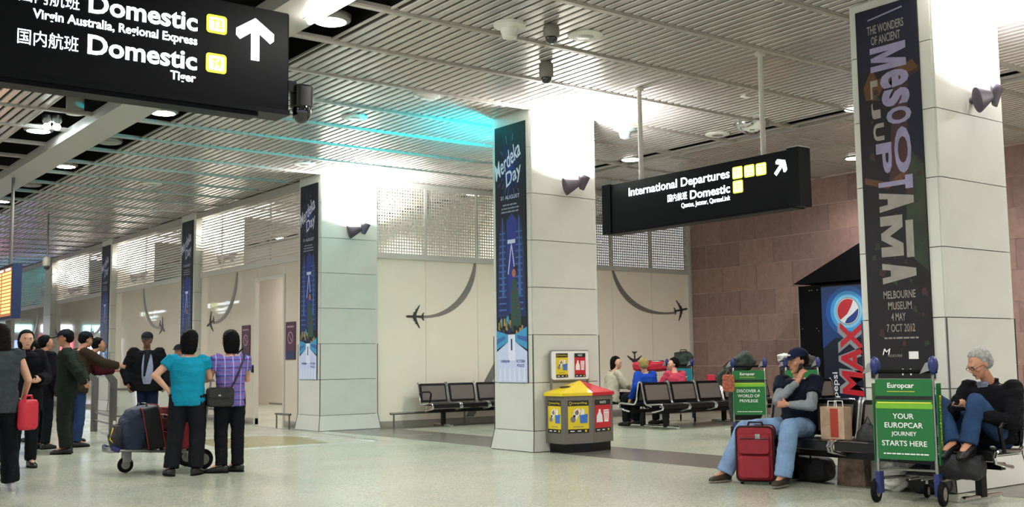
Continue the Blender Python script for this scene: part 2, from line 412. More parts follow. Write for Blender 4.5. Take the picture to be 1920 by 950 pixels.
# ------------------------------------------------------------------ columns
ZS = [.28 + .648 * k for k in range(7)] + [H]
def panel_meshes():
    out = {}
    for i in range(7):
        h = ZS[i + 1] - ZS[i]
        out['L', i] = MB().b2((-.014, .004, .004), (.012, CA - .004, h - .004)).mesh('cladding_panel', 'column_panel', 0)
        out['R', i] = MB().b2((.004, -.014, .004), (CB - .004, .012, h - .004)).mesh('cladding_panel', 'column_panel', 0)
    return out
PM = panel_meshes()
ORD = ['first', 'second', 'third', 'fourth', 'fifth', 'sixth', 'seventh']
def column(i, y, near):
    lab = ['large square white column at the right with the ancient wonders banner', 'white panelled column in the centre with a recycling bin at its foot',
           'white panelled column left of centre where the cream wall meets the glass wall', 'white column built into the glass wall behind the woman in the teal shirt',
           'white column in the glass wall, farthest one that carries a dark blue banner', 'far white column without banner near the left edge, beyond the bannered ones', 'farthest white column at the end of the glass wall, behind the flight display'][i]
    c = thing('column', lab, 'column', (XC, y, 0))
    MB().b2((.012, .012, 0), (CB - .012, CA - .012, H)).build('core', 'joint_dark', c, ang=0)
    for k in range(7):
        inst(PM['L', k], 'cladding_panel', c, (0, 0, ZS[k])); inst(PM['R', k], 'cladding_panel', c, (0, 0, ZS[k]))
        inst(PM['L', k], 'cladding_panel', c, (CB, 0, ZS[k])); inst(PM['R', k], 'cladding_panel', c, (0, CA, ZS[k]))
    e = .055; m = MB()   # flared foot, four skirting panels
    lo = [(-e, -e), (CB + e, -e), (CB + e, CA + e), (-e, CA + e)]; hi = [(-.012, -.012), (CB + .012, -.012), (CB + .012, CA + .012), (-.012, CA + .012)]
    for q in range(4):
        r = (q + 1) % 4
        MB().add([(*lo[q], .008), (*lo[r], .008), (*hi[r], .276), (*hi[q], .276), (.02, .02, .008), (CB - .02, .02, .008), (CB - .02, .02, .27), (.02, .02, .27)], [(0, 1, 2, 3)]).build('skirting_panel', 'column_panel', c, ang=0)
    MB().b2((-e + .01, -e + .01, 0), (CB + e - .01, CA + e - .01, .01)).build('foot_plate', 'black_metal', c, ang=0)
    for x, yy in ((0, 0), (CB, 0), (0, CA)):
        MB().tube([(x + (-e if x == 0 else e), yy + (-e if yy == 0 else e), .01), (x + (-.013 if x == 0 else .013), yy + (-.013 if yy == 0 else .013), .28), (x + (-.013 if x == 0 else .013), yy + (-.013 if yy == 0 else .013), 1.576)], .006, 4).build('corner_guard', 'guard_steel', c, ang=0)
    return c
cols = [column(i, y, i < 3) for i, y in enumerate(YC)]
# ------------------------------------------------------------------ wall lamps on the columns
def sconce(i, y):
    x = 9.70
    t = thing('wall_lamp', ['dark grey double-cone wall lamp on the large column at right', 'dark grey double-cone wall lamp on the centre column above the recycling bin', 'dark grey double-cone wall lamp on the column left of centre',
        'double-cone wall lamp seen through the louvres on the column behind the teal shirt', 'double-cone wall lamp behind louvres on the farthest bannered column', 'double-cone wall lamp on the far column without banner', 'wall lamp on the farthest column'][i], 'lamp', (x, y - .015, 3.665), 0, 'uplighting wall lamps on the columns')
    MB().lathe([(.06, 0), (.06, .03), (.045, .04)], (0, 0, 0), mY, 14).build('back_plate', 'sconce_grey', t)
    MB().tube([(0, 0, 0), (0, -.16, 0)], .018, 8).build('arm', 'sconce_grey', t)
    for pr, c_, ax_ in (([(.0, .26), (.07, .25), (.08, .23), (.2, -.17), (.2, -.19), (.17, -.2), (.0, -.205)], (.0, -.22, .0), (1, 0, .3)), ([(.05, -.2), (.07, -.2), (.17, .12), (.175, .13), (.155, .12), (.05, -.18)], (.36, -.22, .12), (.25, 0, 1))):
        q = MB().lathe(pr, c_, ax_, 22); q.v = [(a, -.2 + (b_ + .22) * .4, c2) for a, b_, c2 in q.v]; q.build('cone_shade', 'sconce_grey', t)
    MB().ell((.37, -.2, .15), (.05, .04, .03), 10, 6).build('bulb', 'lamp_glow', t)
    lamp('SPOT', 'uplight', (.1, -.5, .36), SCONCE_W, (1, .98, .97), .12, 176, (0, .25, 1), t, 1)
    return t
for i, y in enumerate(YC[:6]): sconce(i, y).scale = (.62, .62, .62)
for y, nm in ((11.57, 'centre column'), (36.57, 'far column without banner')):
    t = thing('wall_lamp', 'cyan uplight on the back of the ' + nm, 'lamp', (9.5, y + CA + .02, 3.9))
    MB().lathe([(.03, -.08), (.06, -.06), (.09, .06), (.08, .06), (.03, -.05)], (0, .12, 0), (0, 0, 1), 14).build('cone_shade', 'sconce_grey', t)
    MB().tube([(0, 0, 0), (0, .1, -.02)], .015, 6).build('arm', 'sconce_grey', t)
    lamp('SPOT', 'uplight', (-.1, .14, .12) , 290, (.0, .72, .85), .05, 172, (-.45, .35, 1), t, .6)
# ------------------------------------------------------------------ banners on the left faces
mat('ban_night', '#050818', .5); mat('ban_blue', '#1c2f86', .45); mat('ban_mid', '#122060', .45); mat('ban_tower', '#3b62a4', .45); mat('ban_tower_d', '#152a58', .45)
mat('ban_cyan', '#3d93bd', .45); mat('ban_pale', '#c3cdea', .45); mat('ban_white', '#d9deee', .45); mat('ban_grey', '#8d93a8', .45); mat('ban_skin', '#a5644c', .45)
mat('ban_black', '#07080d', .45); mat('ban_green', '#274a3a', .45); mat('ban_gold', '#a88a3c', .45); mat('ban_red', '#8a2230', .45)
BP = ['ban_blue', 'ban_mid', 'ban_tower', 'ban_tower_d', 'ban_cyan', 'ban_pale', 'ban_white', 'ban_grey', 'ban_skin', 'ban_black', 'ban_green', 'ban_gold', 'ban_red']
def merdeka(y0):
    """prints on the banner; local u from the far (left) edge to the near (right) edge 0..0.7, v 0 (bottom) .. 3.62"""
    O = V((-.032, .785, .93)); m = MB(); U = mY; W = Z_; r = random.Random(3)
    P = lambda k, pts, l=.001: poly(m.mat(BP.index(k)), pts, O, U, W, l)
    # firework glow: fan of blue rays
    for k in range(30):
        a = k * 2 * pi / 30; L = r.uniform(.3, .62); c = (.36, 2.98); q = .012
        e = (c[0] + L * .62 * cos(a), c[1] + L * sin(a)); n = (-sin(a) * q, cos(a) * q)
        if .01 < e[0] < .69 and e[1] < 3.6: P('ban_blue', [(c[0] + n[0], c[1] + n[1]), (c[0] - n[0], c[1] - n[1]), e], .0006 + k * 1e-5)
    for k in range(16):
        a = r.uniform(0, 2 * pi); l0 = r.uniform(.25, .4); l1 = l0 + r.uniform(.05, .14); c = (.36, 3.0)
        p = [(c[0] + L * .7 * cos(a), c[1] + L * sin(a)) for L in (l0, l1)]
        if all(.02 < q[0] < .68 and q[1] < 3.58 for q in p): P('ban_grey', [(p[0][0] - .003, p[0][1]), (p[0][0] + .003, p[0][1]), (p[1][0] + .003, p[1][1]), (p[1][0] - .003, p[1][1])], .0012)
    m.mat(BP.index('ban_white'))
    put_text(m, 'Merdeka', O + U * .03 + W * 2.84 + U.cross(W) * .002, U, W, w=.66, h=.23, rot=.5, italic=.35, bold=.012)
    put_text(m, 'Day', O + U * .27 + W * 2.66 + U.cross(W) * .002, U, W, w=.38, h=.26, rot=.4, italic=.35, bold=.012)
    m.mat(BP.index('ban_pale')); put_text(m, '31 AUGUST', O + U * .35 + W * 2.56 + U.cross(W) * .002, U, W, w=.44, h=.055, ha='c', bold=.01)
    m.mat(BP.index('ban_grey'))
    for k, (s, ww) in enumerate((('INDEPENDENCE DAY', .34), ('CELEBRATION 2012', .4), ('IN THE CITY SQUARE', .42))): dashes(m, O + U * .35 + W * (2.47 - .05 * k), U, W, ww, .024, seed=k)
    # night sky, towers with rings and the bridge
    P('ban_blue', [(.26, .95), (.5, .95), (.5, 2.25), (.38, 2.36), (.26, 2.25)], .0008)
    for cx, wd in ((.17, .13), (.55, .13)):
        P('ban_tower_d', [(cx - wd, .9), (cx + wd, .9), (cx + wd * .8, 1.8), (cx + wd * .5, 2.1), (cx + .01, 2.32), (cx - .01, 2.32), (cx - wd * .5, 2.1), (cx - wd * .8, 1.8)], .0012)
        for k in range(26):
            z = .95 + k * .045; ww = wd * (1 - .25 * max(0, (z - 1.2)) / .9)
            P('ban_tower' if k % 2 else 'ban_mid', [(cx - ww * .8, z), (cx + ww * .55, z), (cx + ww * .55, z + .02), (cx - ww * .8, z + .02)], .0016)
        P('ban_tower', [(cx - .03, 1.2), (cx + .03, 1.2), (cx + .008, 2.3), (cx - .008, 2.3)], .002)
    P('ban_pale', [(.28, 1.93), (.46, 1.93), (.46, 1.985), (.28, 1.985)], .0022)
    for x0, x1 in ((.37, .29), (.37, .45)): P('ban_pale', [(x0 - .01, 1.93), (x0 + .01, 1.93), (x1 + .01, 1.5), (x1 - .01, 1.5)], .0022)
    # singer
    P('ban_green', [(.34, .78), (.58, .78), (.56, 1.05), (.5, 1.3), (.47, 1.42), (.38, 1.42), (.34, 1.25)], .0026)
    for k in range(14): x, z = r.uniform(.37, .53), r.uniform(.85, 1.3); P('ban_red' if k % 2 else 'ban_blue', circ(x, z, .014, 8), .003)
    P('ban_skin', circ(.42, 1.51, .045, 14, ry=.06), .0028); P('ban_black', circ(.455, 1.545, .05, 14, ry=.065), .0027)
    # crowd and stage
    for k in range(26): x = r.uniform(.03, .64); z = r.uniform(.55, .85); P(r.choice(['ban_green', 'ban_gold', 'ban_mid', 'ban_black', 'ban_cyan']), [(x, z), (x + .05, z - .02), (x + .045, z + .09), (x + .01, z + .1)], .0018)
    P('ban_pale', [(0, 0), (.7, 0), (.7, .42), (.43, .56), (.27, .56), (0, .42)], .002)
    P('ban_cyan', [(0, .45), (.27, .56), (.27, .66), (0, .72)], .0024); P('ban_cyan', [(.7, .45), (.43, .56), (.43, .66), (.7, .76)], .0024)
    P('ban_tower', [(0, .52), (.2, .6), (.2, .64), (0, .6)], .0028); P('ban_tower', [(.7, .55), (.48, .6), (.48, .65), (.7, .62)], .0028)
    P('ban_white', [(.27, .3), (.43, .3), (.43, .66), (.27, .66)], .0028)
    m.mat(BP.index('ban_mid')); put_text(m, '1', O + U * .35 + W * .44 + U.cross(W) * .0034, U, W, h=.16, ha='c', bold=.03)
    m.mat(BP.index('ban_blue')); put_text(m, 'malaysia', O + U * .1 + W * .26 + U.cross(W) * .0034, U, W, w=.2, h=.06, bold=.02); put_text(m, 'VICTORIA', O + U * .45 + W * .27 + U.cross(W) * .0034, U, W, w=.2, h=.04, bold=.02); put_text(m, 'POLICE', O + U * .47 + W * .21 + U.cross(W) * .0034, U, W, w=.16, h=.04, bold=.02)
    for k in range(6): P('ban_white', [(.06 + .11 * k, .02), (.1 + .11 * k, .02), (.09 + .11 * k, .2), (.07 + .11 * k, .2)], .0026)
    return m
def banner(i, z0=.93, z1=4.55):
    lab = {1: 'tall dark blue night-city festival banner on the centre column', 2: 'tall dark blue festival banner on the column left of centre', 3: 'tall dark blue festival banner on the column behind the teal shirt', 4: 'narrow-looking dark blue festival banner farthest down the glass wall'}[i]
    t = thing('banner', lab, 'banner', (XC, YC[i], 0), 0, 'night-city festival banners')
    MB().b2((-.032, .085, z0), (-.014, .785, z1)).build('cloth', 'ban_night', t, ang=0)
    return t
pmesh = merdeka(0).mesh('print', BP, 0)
for i in (1, 2, 3, 4): inst(pmesh, 'print', banner(i))
# the ancient-wonders banner on the nearest column
mat('mes_bg', '#0e0910', .6, 0, .5, 2.2); mat('mes_letter', '#8d87a6', .5, 0, .12, 9); mat('mes_letter2', '#8f8a82', .5, 0, .12, 9); mat('mes_gold', '#57350f', .5, 0, .3, 6); mat('mes_green', '#24301c', .5, 0, .5, 6); mat('mes_brown', '#3a1c1a', .5, 0, .4, 5); mat('mes_blue', '#090c26', .6)
t = thing('banner', 'tall dark exhibition banner with big sideways letters on the large right column', 'banner', (XC, YC[0], 0))
MB().b2((-.034, .12, 1.02), (-.014, .79, 4.62)).build('cloth', 'mes_bg', t, ang=0)
MK = ['mes_letter', 'mes_letter2', 'mes_gold', 'mes_green', 'mes_brown', 'mes_blue', 'white_print']
m = MB(); O = V((-.034, .79, 0)); U = mY; W = Z_; r = random.Random(5)
def PP(k, pts, l): poly(m.mat(MK.index(k)), pts, O, U, W, l)
PP('mes_blue', [(0, 4.0), (.67, 3.9), (.67, 4.61), (0, 4.61)], .0006); PP('mes_brown', [(.3, 2.9), (.67, 2.8), (.67, 3.95), (.4, 4.0)], .0008)
PP('mes_blue', [(.5, 3.1), (.67, 3.0), (.67, 3.9), (.55, 3.85)], .0009); PP('mes_green', [(.45, 2.2), (.67, 2.0), (.67, 3.0), (.55, 3.15), (.48, 2.8)], .0011)
PP('mes_gold', [(.06, 3.85), (.16, 4.02), (.22, 3.9), (.6, 4.02), (.66, 3.93), (.3, 3.84), (.2, 3.7), (.08, 3.72)], .0013)
PP('mes_gold', [(.03, 2.96), (.3, 2.88), (.5, 3.0), (.5, 2.93), (.28, 2.82), (.03, 2.9)], .0013)
for k in range(40):
    x, z = r.uniform(.02, .6), r.uniform(1.3, 3.8); s_ = r.uniform(.02, .07)
    PP(r.choice(['mes_gold', 'mes_green', 'mes_brown', 'mes_brown']), [(x, z), (x + s_, z + r.uniform(-.03, .03)), (x + s_ * .7, z + s_), (x + s_ * .1, z + s_ * .8)], .0014 + k * 1e-5)
PP('mes_letter', [(.14, 4.5), (.52, 4.545), (.52, 4.56), (.14, 4.515)], .003)
N = U.cross(W) * .004
m.build('artwork', MK, t, ang=0); m = MB()
m.mat(1); put_text(m, 'THE WONDERS', O + U * .33 + W * 4.36 + N, U, W, w=.4, h=.085, ha='c'); put_text(m, 'OF ANCIENT', O + U * .33 + W * 4.25 + N, U, W, w=.32, h=.085, ha='c')
GL = {'M': [(0, 0), (.24, 0), (.24, .55), (.42, .02), (.58, .02), (.76, .55), (.76, 0), (1, 0), (1, 1), (.7, 1), (.5, .42), (.3, 1), (0, 1)], 'T': [(.32, 0), (.68, 0), (.68, .78), (1, .78), (1, 1), (0, 1), (0, .78), (.32, .78)],
      'A': [(0, 0), (.3, 0), (.36, .25), (.64, .25), (.7, 0), (1, 0), (.68, 1), (.32, 1)], 'I': [(0, 0), (1, 0), (1, 1), (0, 1)], 'L': [(0, 0), (1, 0), (1, .25), (.35, .25), (.35, 1), (0, 1)]}
def big(s, u0, u1, z0, z1, k=0):   # a letter turned a quarter clockwise filling the rectangle
    m = MB(); m.mat(k)
    if s in GL: poly(m, [(u0 + y * (u1 - u0), z1 - x * (z1 - z0)) for x, y in GL[s]], O, U, W, .004); m.build('big_letter', MK, t, ang=0); return
    put_text(m, s, O + U * ((u0 + u1) / 2) + W * ((z0 + z1) / 2) + N, U, W, w=(z1 - z0), h=(u1 - u0), ha='c', va='c', rot=-pi / 2, bold=(.012 if s == 'M' else .035)); m.build('big_letter', MK, t, ang=0)
m.build('subtitle', MK, t, ang=0)
big('M', .15, .54, 3.98, 4.22); big('e', .25, .56, 3.79, 3.96); big('L', .14, .22, 3.72, 3.9, 1); big('s', .26, .56, 3.61, 3.775); big('J', .14, .24, 3.52, 3.68, 1); big('O', .3, .57, 3.43, 3.595); big('U', .15, .27, 3.3, 3.47, 1)
big('P', .17, .34, 2.97, 3.27); big('O', .37, .55, 2.95, 3.4); big('T', .18, .55, 2.8, 2.93); big('A', .18, .55, 2.6, 2.79, 1); big('M', .18, .42, 2.17, 2.56, 1); big('I', .45, .53, 2.15, 2.5, 1); big('A', .18, .54, 1.91, 2.11, 1)
m = MB(); m.mat(1)
for s, z, ww, u in (('MELBOURNE', 1.77, .34, .35), ('MUSEUM', 1.665, .25, .35), ('4 MAY', 1.56, .15, .33), ('7 OCT 2012', 1.455, .3, .35)): put_text(m, s, O + U * u + W * z + N, U, W, w=ww, h=.075, ha='c')
m.build('date_lettering', MK, t, ang=0); m = MB(); m.mat(1); dashes(m, O + U * .35 + W * 1.39, U, W, .36, .018, seed=4, lift=.004); put_text(m, 'MELBOURNE', O + U * .2 + W * 1.22 + N, U, W, w=.15, h=.025)
m.mat(6); poly(m, [(.42, 1.2), (.52, 1.2), (.52, 1.27), (.42, 1.27)], O, U, W, .004); put_text(m, 'M', O + U * .14 + W * 1.24 + N, U, W, w=.07, h=.06, italic=.3); put_text(m, 'M', O + U * .34 + W * 1.05 + N, U, W, w=.1, h=.06, bold=0)
m.build('logos', MK, t, ang=0)
# ------------------------------------------------------------------ hanging direction signs
SK = ['letter_white', 'letter_yellow', 'tile_white', 'sign_black']
def arrow(cx, cy, L, wd, rot):
    h = L / 2; pts = [(-wd / 2, -h), (wd / 2, -h), (wd / 2, h - wd * 1.5), (h * .78, h * -.05), (h * .98, h * .08 + wd * .1), (h * .98, h * .08 + wd * .9), (0, h * 1.12), (-h * .98, h * .08 + wd * .9), (-h * .98, h * .08 + wd * .1), (-h * .78, h * -.05), (-wd / 2, h - wd * 1.5)]
    return [(cx + x * cos(rot) - y * sin(rot), cy + x * sin(rot) + y * cos(rot)) for x, y in pts]
t = thing('hanging_sign', 'long black lit sign reading International Departures hung on two poles', 'sign', (9.59, 7.36, 2.87))
MB().rbox((0, 1.57, .315), (.18, 2.94, .63), .02, ax=2).build('sign_box', 'sign_black', t)
MB().b2((-.1, -.0, -.01), (.1, .16, .645)).build('end_cap', 'sign_trim', t); MB().b2((-.1, 3.04, -.01), (.1, 3.2, .645)).build('end_cap', 'sign_trim', t)
MB().b2((-.1, 0, .645), (.1, .16, .655)).build('end_trim', 'steel', t)
MB().b2((-.1, .1, -.02), (.1, 3.1, -.005)).build('bottom_rail', 'sign_trim', t)
for y in (.56, 2.55):
    MB().tube([(0, y, .63), (0, y, H - 2.87)], .03, 12).build('hanging_pole', 'white_metal', t); MB().lathe([(.06, -.04), (.06, 0)], (0, y, H - 2.87), Z_, 14).build('ceiling_flange', 'white_metal', t)
m = MB(); O = V((-.092, 3.06, 0)); U = mY; W = Z_      # u = 10.42 - Y
u = lambda y: 10.42 - y
def st(mb, s, y1, z, ww=None, h=.1, k=0, **kw): q = MB(); put_text(q, s, O + U * u(y1) + W * (z - 2.87), U, W, w=ww, h=h, ha='r', lift=.004, **kw); q.build('lettering', SK, t, ang=0)
st(m, 'International Departures', 8.35, 3.275, 1.70, .14, bold=.014); st(m, 'Domestic', 8.35, 3.135, .63, .105, bold=.018); st(m, '\u56fd\u5185\u822a\u73ed', 9.03, 3.145, .33, .095, bold=0); st(m, 'Qantas, Jetstar, QantasLink', 8.35, 3.03, .78, .075, bold=.006)
for k, (ya, yb, za, zb) in enumerate(((8.3, 8.16, 3.285, 3.415), (8.125, 7.985, 3.28, 3.41), (7.955, 7.815, 3.275, 3.405), (8.3, 8.16, 3.12, 3.255))):
    m = MB(); poly(m.mat(1), rrect(u(ya) - .006, za - 2.876, u(yb) + .006, zb - 2.864, .02), O, U, W, .004); poly(m.mat(2), rrect(u(ya) + .006, za - 2.864, u(yb) - .006, zb - 2.876, .014), O, U, W, .006)
    m.mat(1); put_text(m, ['T1', 'T2', 'T3', 'T1'][k], O + U * (u(ya) + .07) + W * ((za + zb) / 2 - 2.87), U, W, w=.07, h=.07, ha='c', va='c', lift=.008); m.build('terminal_tile', SK, t, ang=0)
poly(MB(), arrow(u(7.62), 3.315 - 2.87, .19, .045, -pi / 4), O, U, W, .004).build('arrow', SK, t, ang=0)
t = thing('hanging_sign', 'large black lit sign at top left reading Domestic with an upward arrow', 'sign', (2.935, 6.2, 2.82))
MB().rbox((-1.62, .09, .315), (3.24, .18, .63), .015, ax=2).build('sign_box', 'sign_black', t)
MB().b2((-3.24, -.01, -.03), (0, .19, 0)).build('bottom_rail', 'sign_trim', t); MB().b2((-3.2, .02, -.055), (-.2, .16, -.03)).build('bottom_rail', 'sign_trim', t)
for x in (-.6, -2.6): MB().tube([(x, .09, .63), (x, .09, H - 2.82)], .03, 12).build('hanging_pole', 'white_metal', t)
m = MB(); O = V((-2.935, -.001, -2.82))
def s1(s, x1, z, ww, h, k=0, **kw): q = MB(); put_text(q, s, O + X_ * x1 + Z_ * z, X_, Z_, w=ww, h=h, ha='r', lift=.004, **kw); q.build('lettering', SK, t, ang=0)
for z in (3.225, 2.985): s1('Domestic', 2.33, z, .635, .115, bold=.024); s1('\u56fd\u5185\u822a\u73ed', 1.645, z - .0, .32, .088, bold=0)
s1('Virgin Australia, Regional Express', 2.33, 3.125, .93, .07, bold=.02); s1('Tiger', 2.325, 2.895, .155, .07, bold=.02)
for s, za, zb in (('T3', 3.235, 3.35), ('T4', 2.99, 3.11)):
    m = MB(); poly(m.mat(1), rrect(2.385, za, 2.515, zb, .02), O, X_, Z_, .004); poly(m.mat(2), rrect(2.4, za + .014, 2.5, zb - .014, .014), O, X_, Z_, .006); m.mat(1); put_text(m, s, O + X_ * 2.45 + Z_ * (za + zb) / 2, X_, Z_, w=.06, h=.055, ha='c', va='c', lift=.008); m.build('terminal_tile', SK, t, ang=0)
poly(MB(), arrow(2.7, 3.235, .255, .055, 0), O, X_, Z_, .004).build('arrow', SK, t, ang=0)
# the same kind of sign hangs farther down the hall, facing the glass wall that mirrors it
dep = [o for o in bpy.data.objects if o.get('label', '').startswith('long black lit sign')][0]
for yy, lab in ((34.4, 'lit direction sign mirrored in the glass wall beside the doorway'), (41.0, 'lit direction sign mirrored in the glass wall above the man in the black jacket')):
    c2 = copy_tree(dep); c2.location = (5.0, yy, 2.66); c2.rotation_euler = (0, 0, pi); c2['label'] = lab
# flight display at the left edge
mat('screen_orange', (1.0, .42, .1), .5, emis=1.6); mat('screen_dim', (.35, .13, .05), .5, emis=.5); mat('navy_frame', '#16244e', .35)
t = thing('flight_display', 'hanging flight display with rows of orange text at the left edge', 'display', (4.42, 20.1, 2.06))
MB().b2((-.07, 0, 0), (.08, 3.2, .95)).build('casing', 'navy_frame', t, ang=0); MB().b2((-.074, .06, .05), (-.07, 3.14, .9)).build('screen', 'screen_dim', t, ang=0)
m = MB()
for r_ in range(12):
    for a, b in ((.1, .75), (.85, 1.3), (1.4, 2.2), (2.3, 3.0)): m.b2((-.077, a, .1 + r_ * .062), (-.0745, b, .137 + r_ * .062))
m.build('text_rows', 'screen_orange', t, ang=0); m = MB(); m.b2((-.077, .15, .85), (-.0745, .5, .88)); m.b2((-.077, .7, .85), (-.0745, 1.2, .88)); m.build('heading', 'letter_white', t, ang=0)
for y in (.5, 2.7): MB().tube([(0, y, .95), (0, y, H - 2.06)], .03, 8).build('hanging_pole', 'steel_post', t)
# ------------------------------------------------------------------ ceiling lamps and devices
def downlight(x, y, on, label, z=H + .02, w=DOWN_W, cool=False, group='round downlights in the dark ceiling slots'):
    t = thing('ceiling_lamp', label, 'lamp', (x, y, z), 0, group)
    MB().lathe([(.2, 0), (.215, .02), (.215, .06), (.15, .09)], n=28).build('housing', 'lamp_ring', t)
    MB().lathe([(.165, -.012), (.19, -.006), (.2, 0), (.165, .0)], n=28).build('ring', 'lamp_ring', t)
    MB().lathe([(.0, -.014), (.16, -.014), (.16, -.004)], n=28).build('diffuser', ('lamp_glow_cool' if cool else 'lamp_glow') if on else 'lamp_off', t)
    if on and w: lamp('SPOT', 'downlight', (0, 0, -.05), w, (1, .98, .95), .15, 160, parent=t)
for k in range(-1, 11):
    y = 9.75 + 2.49 * k; on = k % 2 == 0
    if k <= 9: downlight(5.07, y, on, {0: 'bright oval downlight right of the big Domestic sign, nearest one', 1: 'unlit downlight half hidden behind the right end of the Domestic sign', 2: 'bright downlight just below the big Domestic sign', 3: 'unlit round lamp between the two lit downlights left of centre', 4: 'lit downlight third in the dark slot, above the left crowd', 5: 'unlit round lamp farther down the dark slot', 6: 'bright downlight at the far left edge above the flight display'}.get(k, ['downlight in the dark slot next beyond the flight display', 'downlight in the dark slot second beyond the flight display', 'downlight in the dark slot third beyond the flight display', 'last downlight of the dark slot'][min(k - 7, 3)] if k > 6 else 'lit downlight hidden above the top edge'))
for y in (16.9, 21.9, 26.9, 31.9): downlight(3.95, y, y == 16.9, 'unlit round lamp left of the white trough, %s beyond the spot bulbs' % {21.9: 'next', 26.9: 'second', 31.9: 'third'}[y] if y != 16.9 else 'lit downlight left of the white trough beside two small spot bulbs', w=70, cool=True)
for k, y in enumerate((9.0, 13.62, 18.4, 23.2, 27.8)): downlight(12.94, y, True, ['bright downlight in the narrow right slot beside the large column', 'bright downlight behind the pole of the departures sign', 'lamp seen through the white grille', 'lamp seen through the louvres, nearer', 'lamp seen through the louvres, farther'][k], z=H + .0, w=230)
for k, (x, y) in enumerate(((17.4, 12.2), (17.4, 7.5))): downlight(x, y, True, ['warm downlight close to the stone wall above the departures sign', 'warm downlight close to the stone wall behind the large column'][k], z=4.97, w=170)
for k, (x, y) in enumerate(((3.9, 16.2), (4.02, 16.15))):
    t = thing('spot_bulb', ['dazzling small cool spot bulb left of the trough', 'second dazzling spot bulb right beside the first'][k], 'lamp', (x, y, 4.66), 0)
    MB().ell((0, 0, 0), (.055, .055, .05), 12, 8).build('bulb', 'lamp_glow_cool', t); MB().lathe([(.03, 0), (.07, .05), (.07, .14), (.03, .15)], (0, 0, .02), Z_, 12).build('holder', 'steel', t)
t = thing('panel_duct', 'curved pale duct section in the dark slot beside the spot bulbs', 'duct', (4.12, 15.6, 4.75)); MB().lathe([(.12, 0), (.12, .5), (.1, .5)], (0, 0, 0), Z_, 16).build('duct', 'dev_white', t)
for y in (9.2, 4.2): 
    t = thing('tube_lamp', 'lit fluorescent tube on the white trough at the top edge' if y == 9.2 else 'fluorescent tube on the trough out of view', 'lamp', (4.66, y, H - .15)); MB().tube([(0, -.6, 0), (0, .2, 0)], .035, 10).build('tube', 'lamp_glow', t); MB().b2((-.05, -.65, .025), (.05, .25, .04)).build('batten', 'trough_paint', t)
def device(kind, x, y, label, cat, z=H, **k):
    t = thing(kind, label, cat, (x, y, z)); return t
for x, y, lab in ((6.6, 8.72, 'white cone-shaped ceiling sensor near the top centre'), (11.1, 11.8, 'small pale cone-shaped ceiling sensor right of the centre column')):
    t = device('ceiling_sensor', x, y, lab, 'sensor'); MB().lathe([(.16, 0), (.165, -.03), (.1, -.06), (.075, -.15), (.03, -.17)], n=20).build('cone', 'dev_white' if x < 8 else mat('dev_pale', '#7f8a88', .6), t); MB().lathe([(.17, .0), (.17, -.02)], n=20).build('base_ring', 'dev_white', t)
for x, y, L, lab in ((6.98, 8.5, .12, 'small grey dome camera beside the white ceiling sensor'), (7.82, 9.63, .2, 'grey dome camera on the bright ceiling above the centre column'), (7.3, 29.5, .0, '')):
    if not lab: continue
    t = device('dome_camera', x, y, lab, 'camera'); MB().lathe([(.06, 0), (.085, -.03), (.085, -.03 - L * .7), (.07, -.05 - L * .7)], n=16).build('body', 'dev_grey', t); MB().ell((0, 0, -.06 - L * .7), (.066, .066, .06), 14, 8).build('dome', 'glass_black', t)
t = device('dome_camera', 6.35, 26.0, 'dome camera hanging on a long thin pole in front of the far column', 'camera'); MB().tube([(0, 0, 0), (0, 0, -1.0)], .02, 6).build('pole', 'steel_post', t); MB().lathe([(.07, -1.0), (.1, -1.05), (.1, -1.2), (.08, -1.22)], n=14).build('body', 'dev_grey', t); MB().ell((0, 0, -1.22), (.08, .08, .08), 12, 8).build('dome', 'glass_black', t)
t = thing('dome_camera', 'large black dome camera hanging at the right end of the Domestic sign', 'camera', (3.04, 6.24, 2.93)); MB().rbox((0, 0, .0), (.125, .125, .15), .03, ax=2).build('housing', 'black_plastic', t); MB().ell((0, 0, -.09), (.062, .062, .085), 18, 12).build('dome', 'glass_black', t); MB().b2((-.105, -.03, .02), (-.05, .03, .09)).build('bracket', 'black_metal', t)

for x, y, lab in ((7.5, 8.56, 'flat round ceiling speaker beside the grey cameras'), (7.35, 13.4, 'flat ceiling disc in the bright patch left of the centre column'), (8.4, 17.1, 'flat ceiling disc above the left-of-centre column'), (6.9, 20.6, 'flat ceiling disc over the glass wall'), (12.6, 11.3, 'large round recessed ceiling grille above the departures sign')):
    t = device('ceiling_speaker', x, y, lab, 'speaker'); MB().lathe([(.19, .0), (.19, -.012), (.16, -.025)], n=24).build('ring', 'dev_white', t); MB().lathe([(.155, 0), (.155, -.018), (.05, -.03)], n=24).build('grille', 'lamp_off', t)
t = device('emergency_light', 7.45, 11.65, 'white rectangular emergency light on the ceiling left of the centre column', 'lamp'); MB().rbox((0, 0, -.03), (.36, .12, .06), .02).build('body', 'dev_white', t); MB().rbox((.02, .0, -.07), (.2, .09, .04), .02).build('lens', 'dev_white', t)
t = device('mirror_dome', 12.4, 10.45, 'shiny mirrored dome on the ceiling left of the large column', 'dome'); MB().ell((0, 0, .02), (.24, .24, .2), 24, 12).build('dome', 'chrome', t); MB().lathe([(.27, 0), (.27, -.02), (.24, -.02)], n=24).build('ring', 'dev_grey', t)
t = device('ceiling_plate', 11.06, 9.4, 'small pale label plate on the ceiling right of the sign pole', 'plate'); MB().b2((-.06, -.04, -.02), (.06, .04, 0)).build('plate', 'dev_white', t)
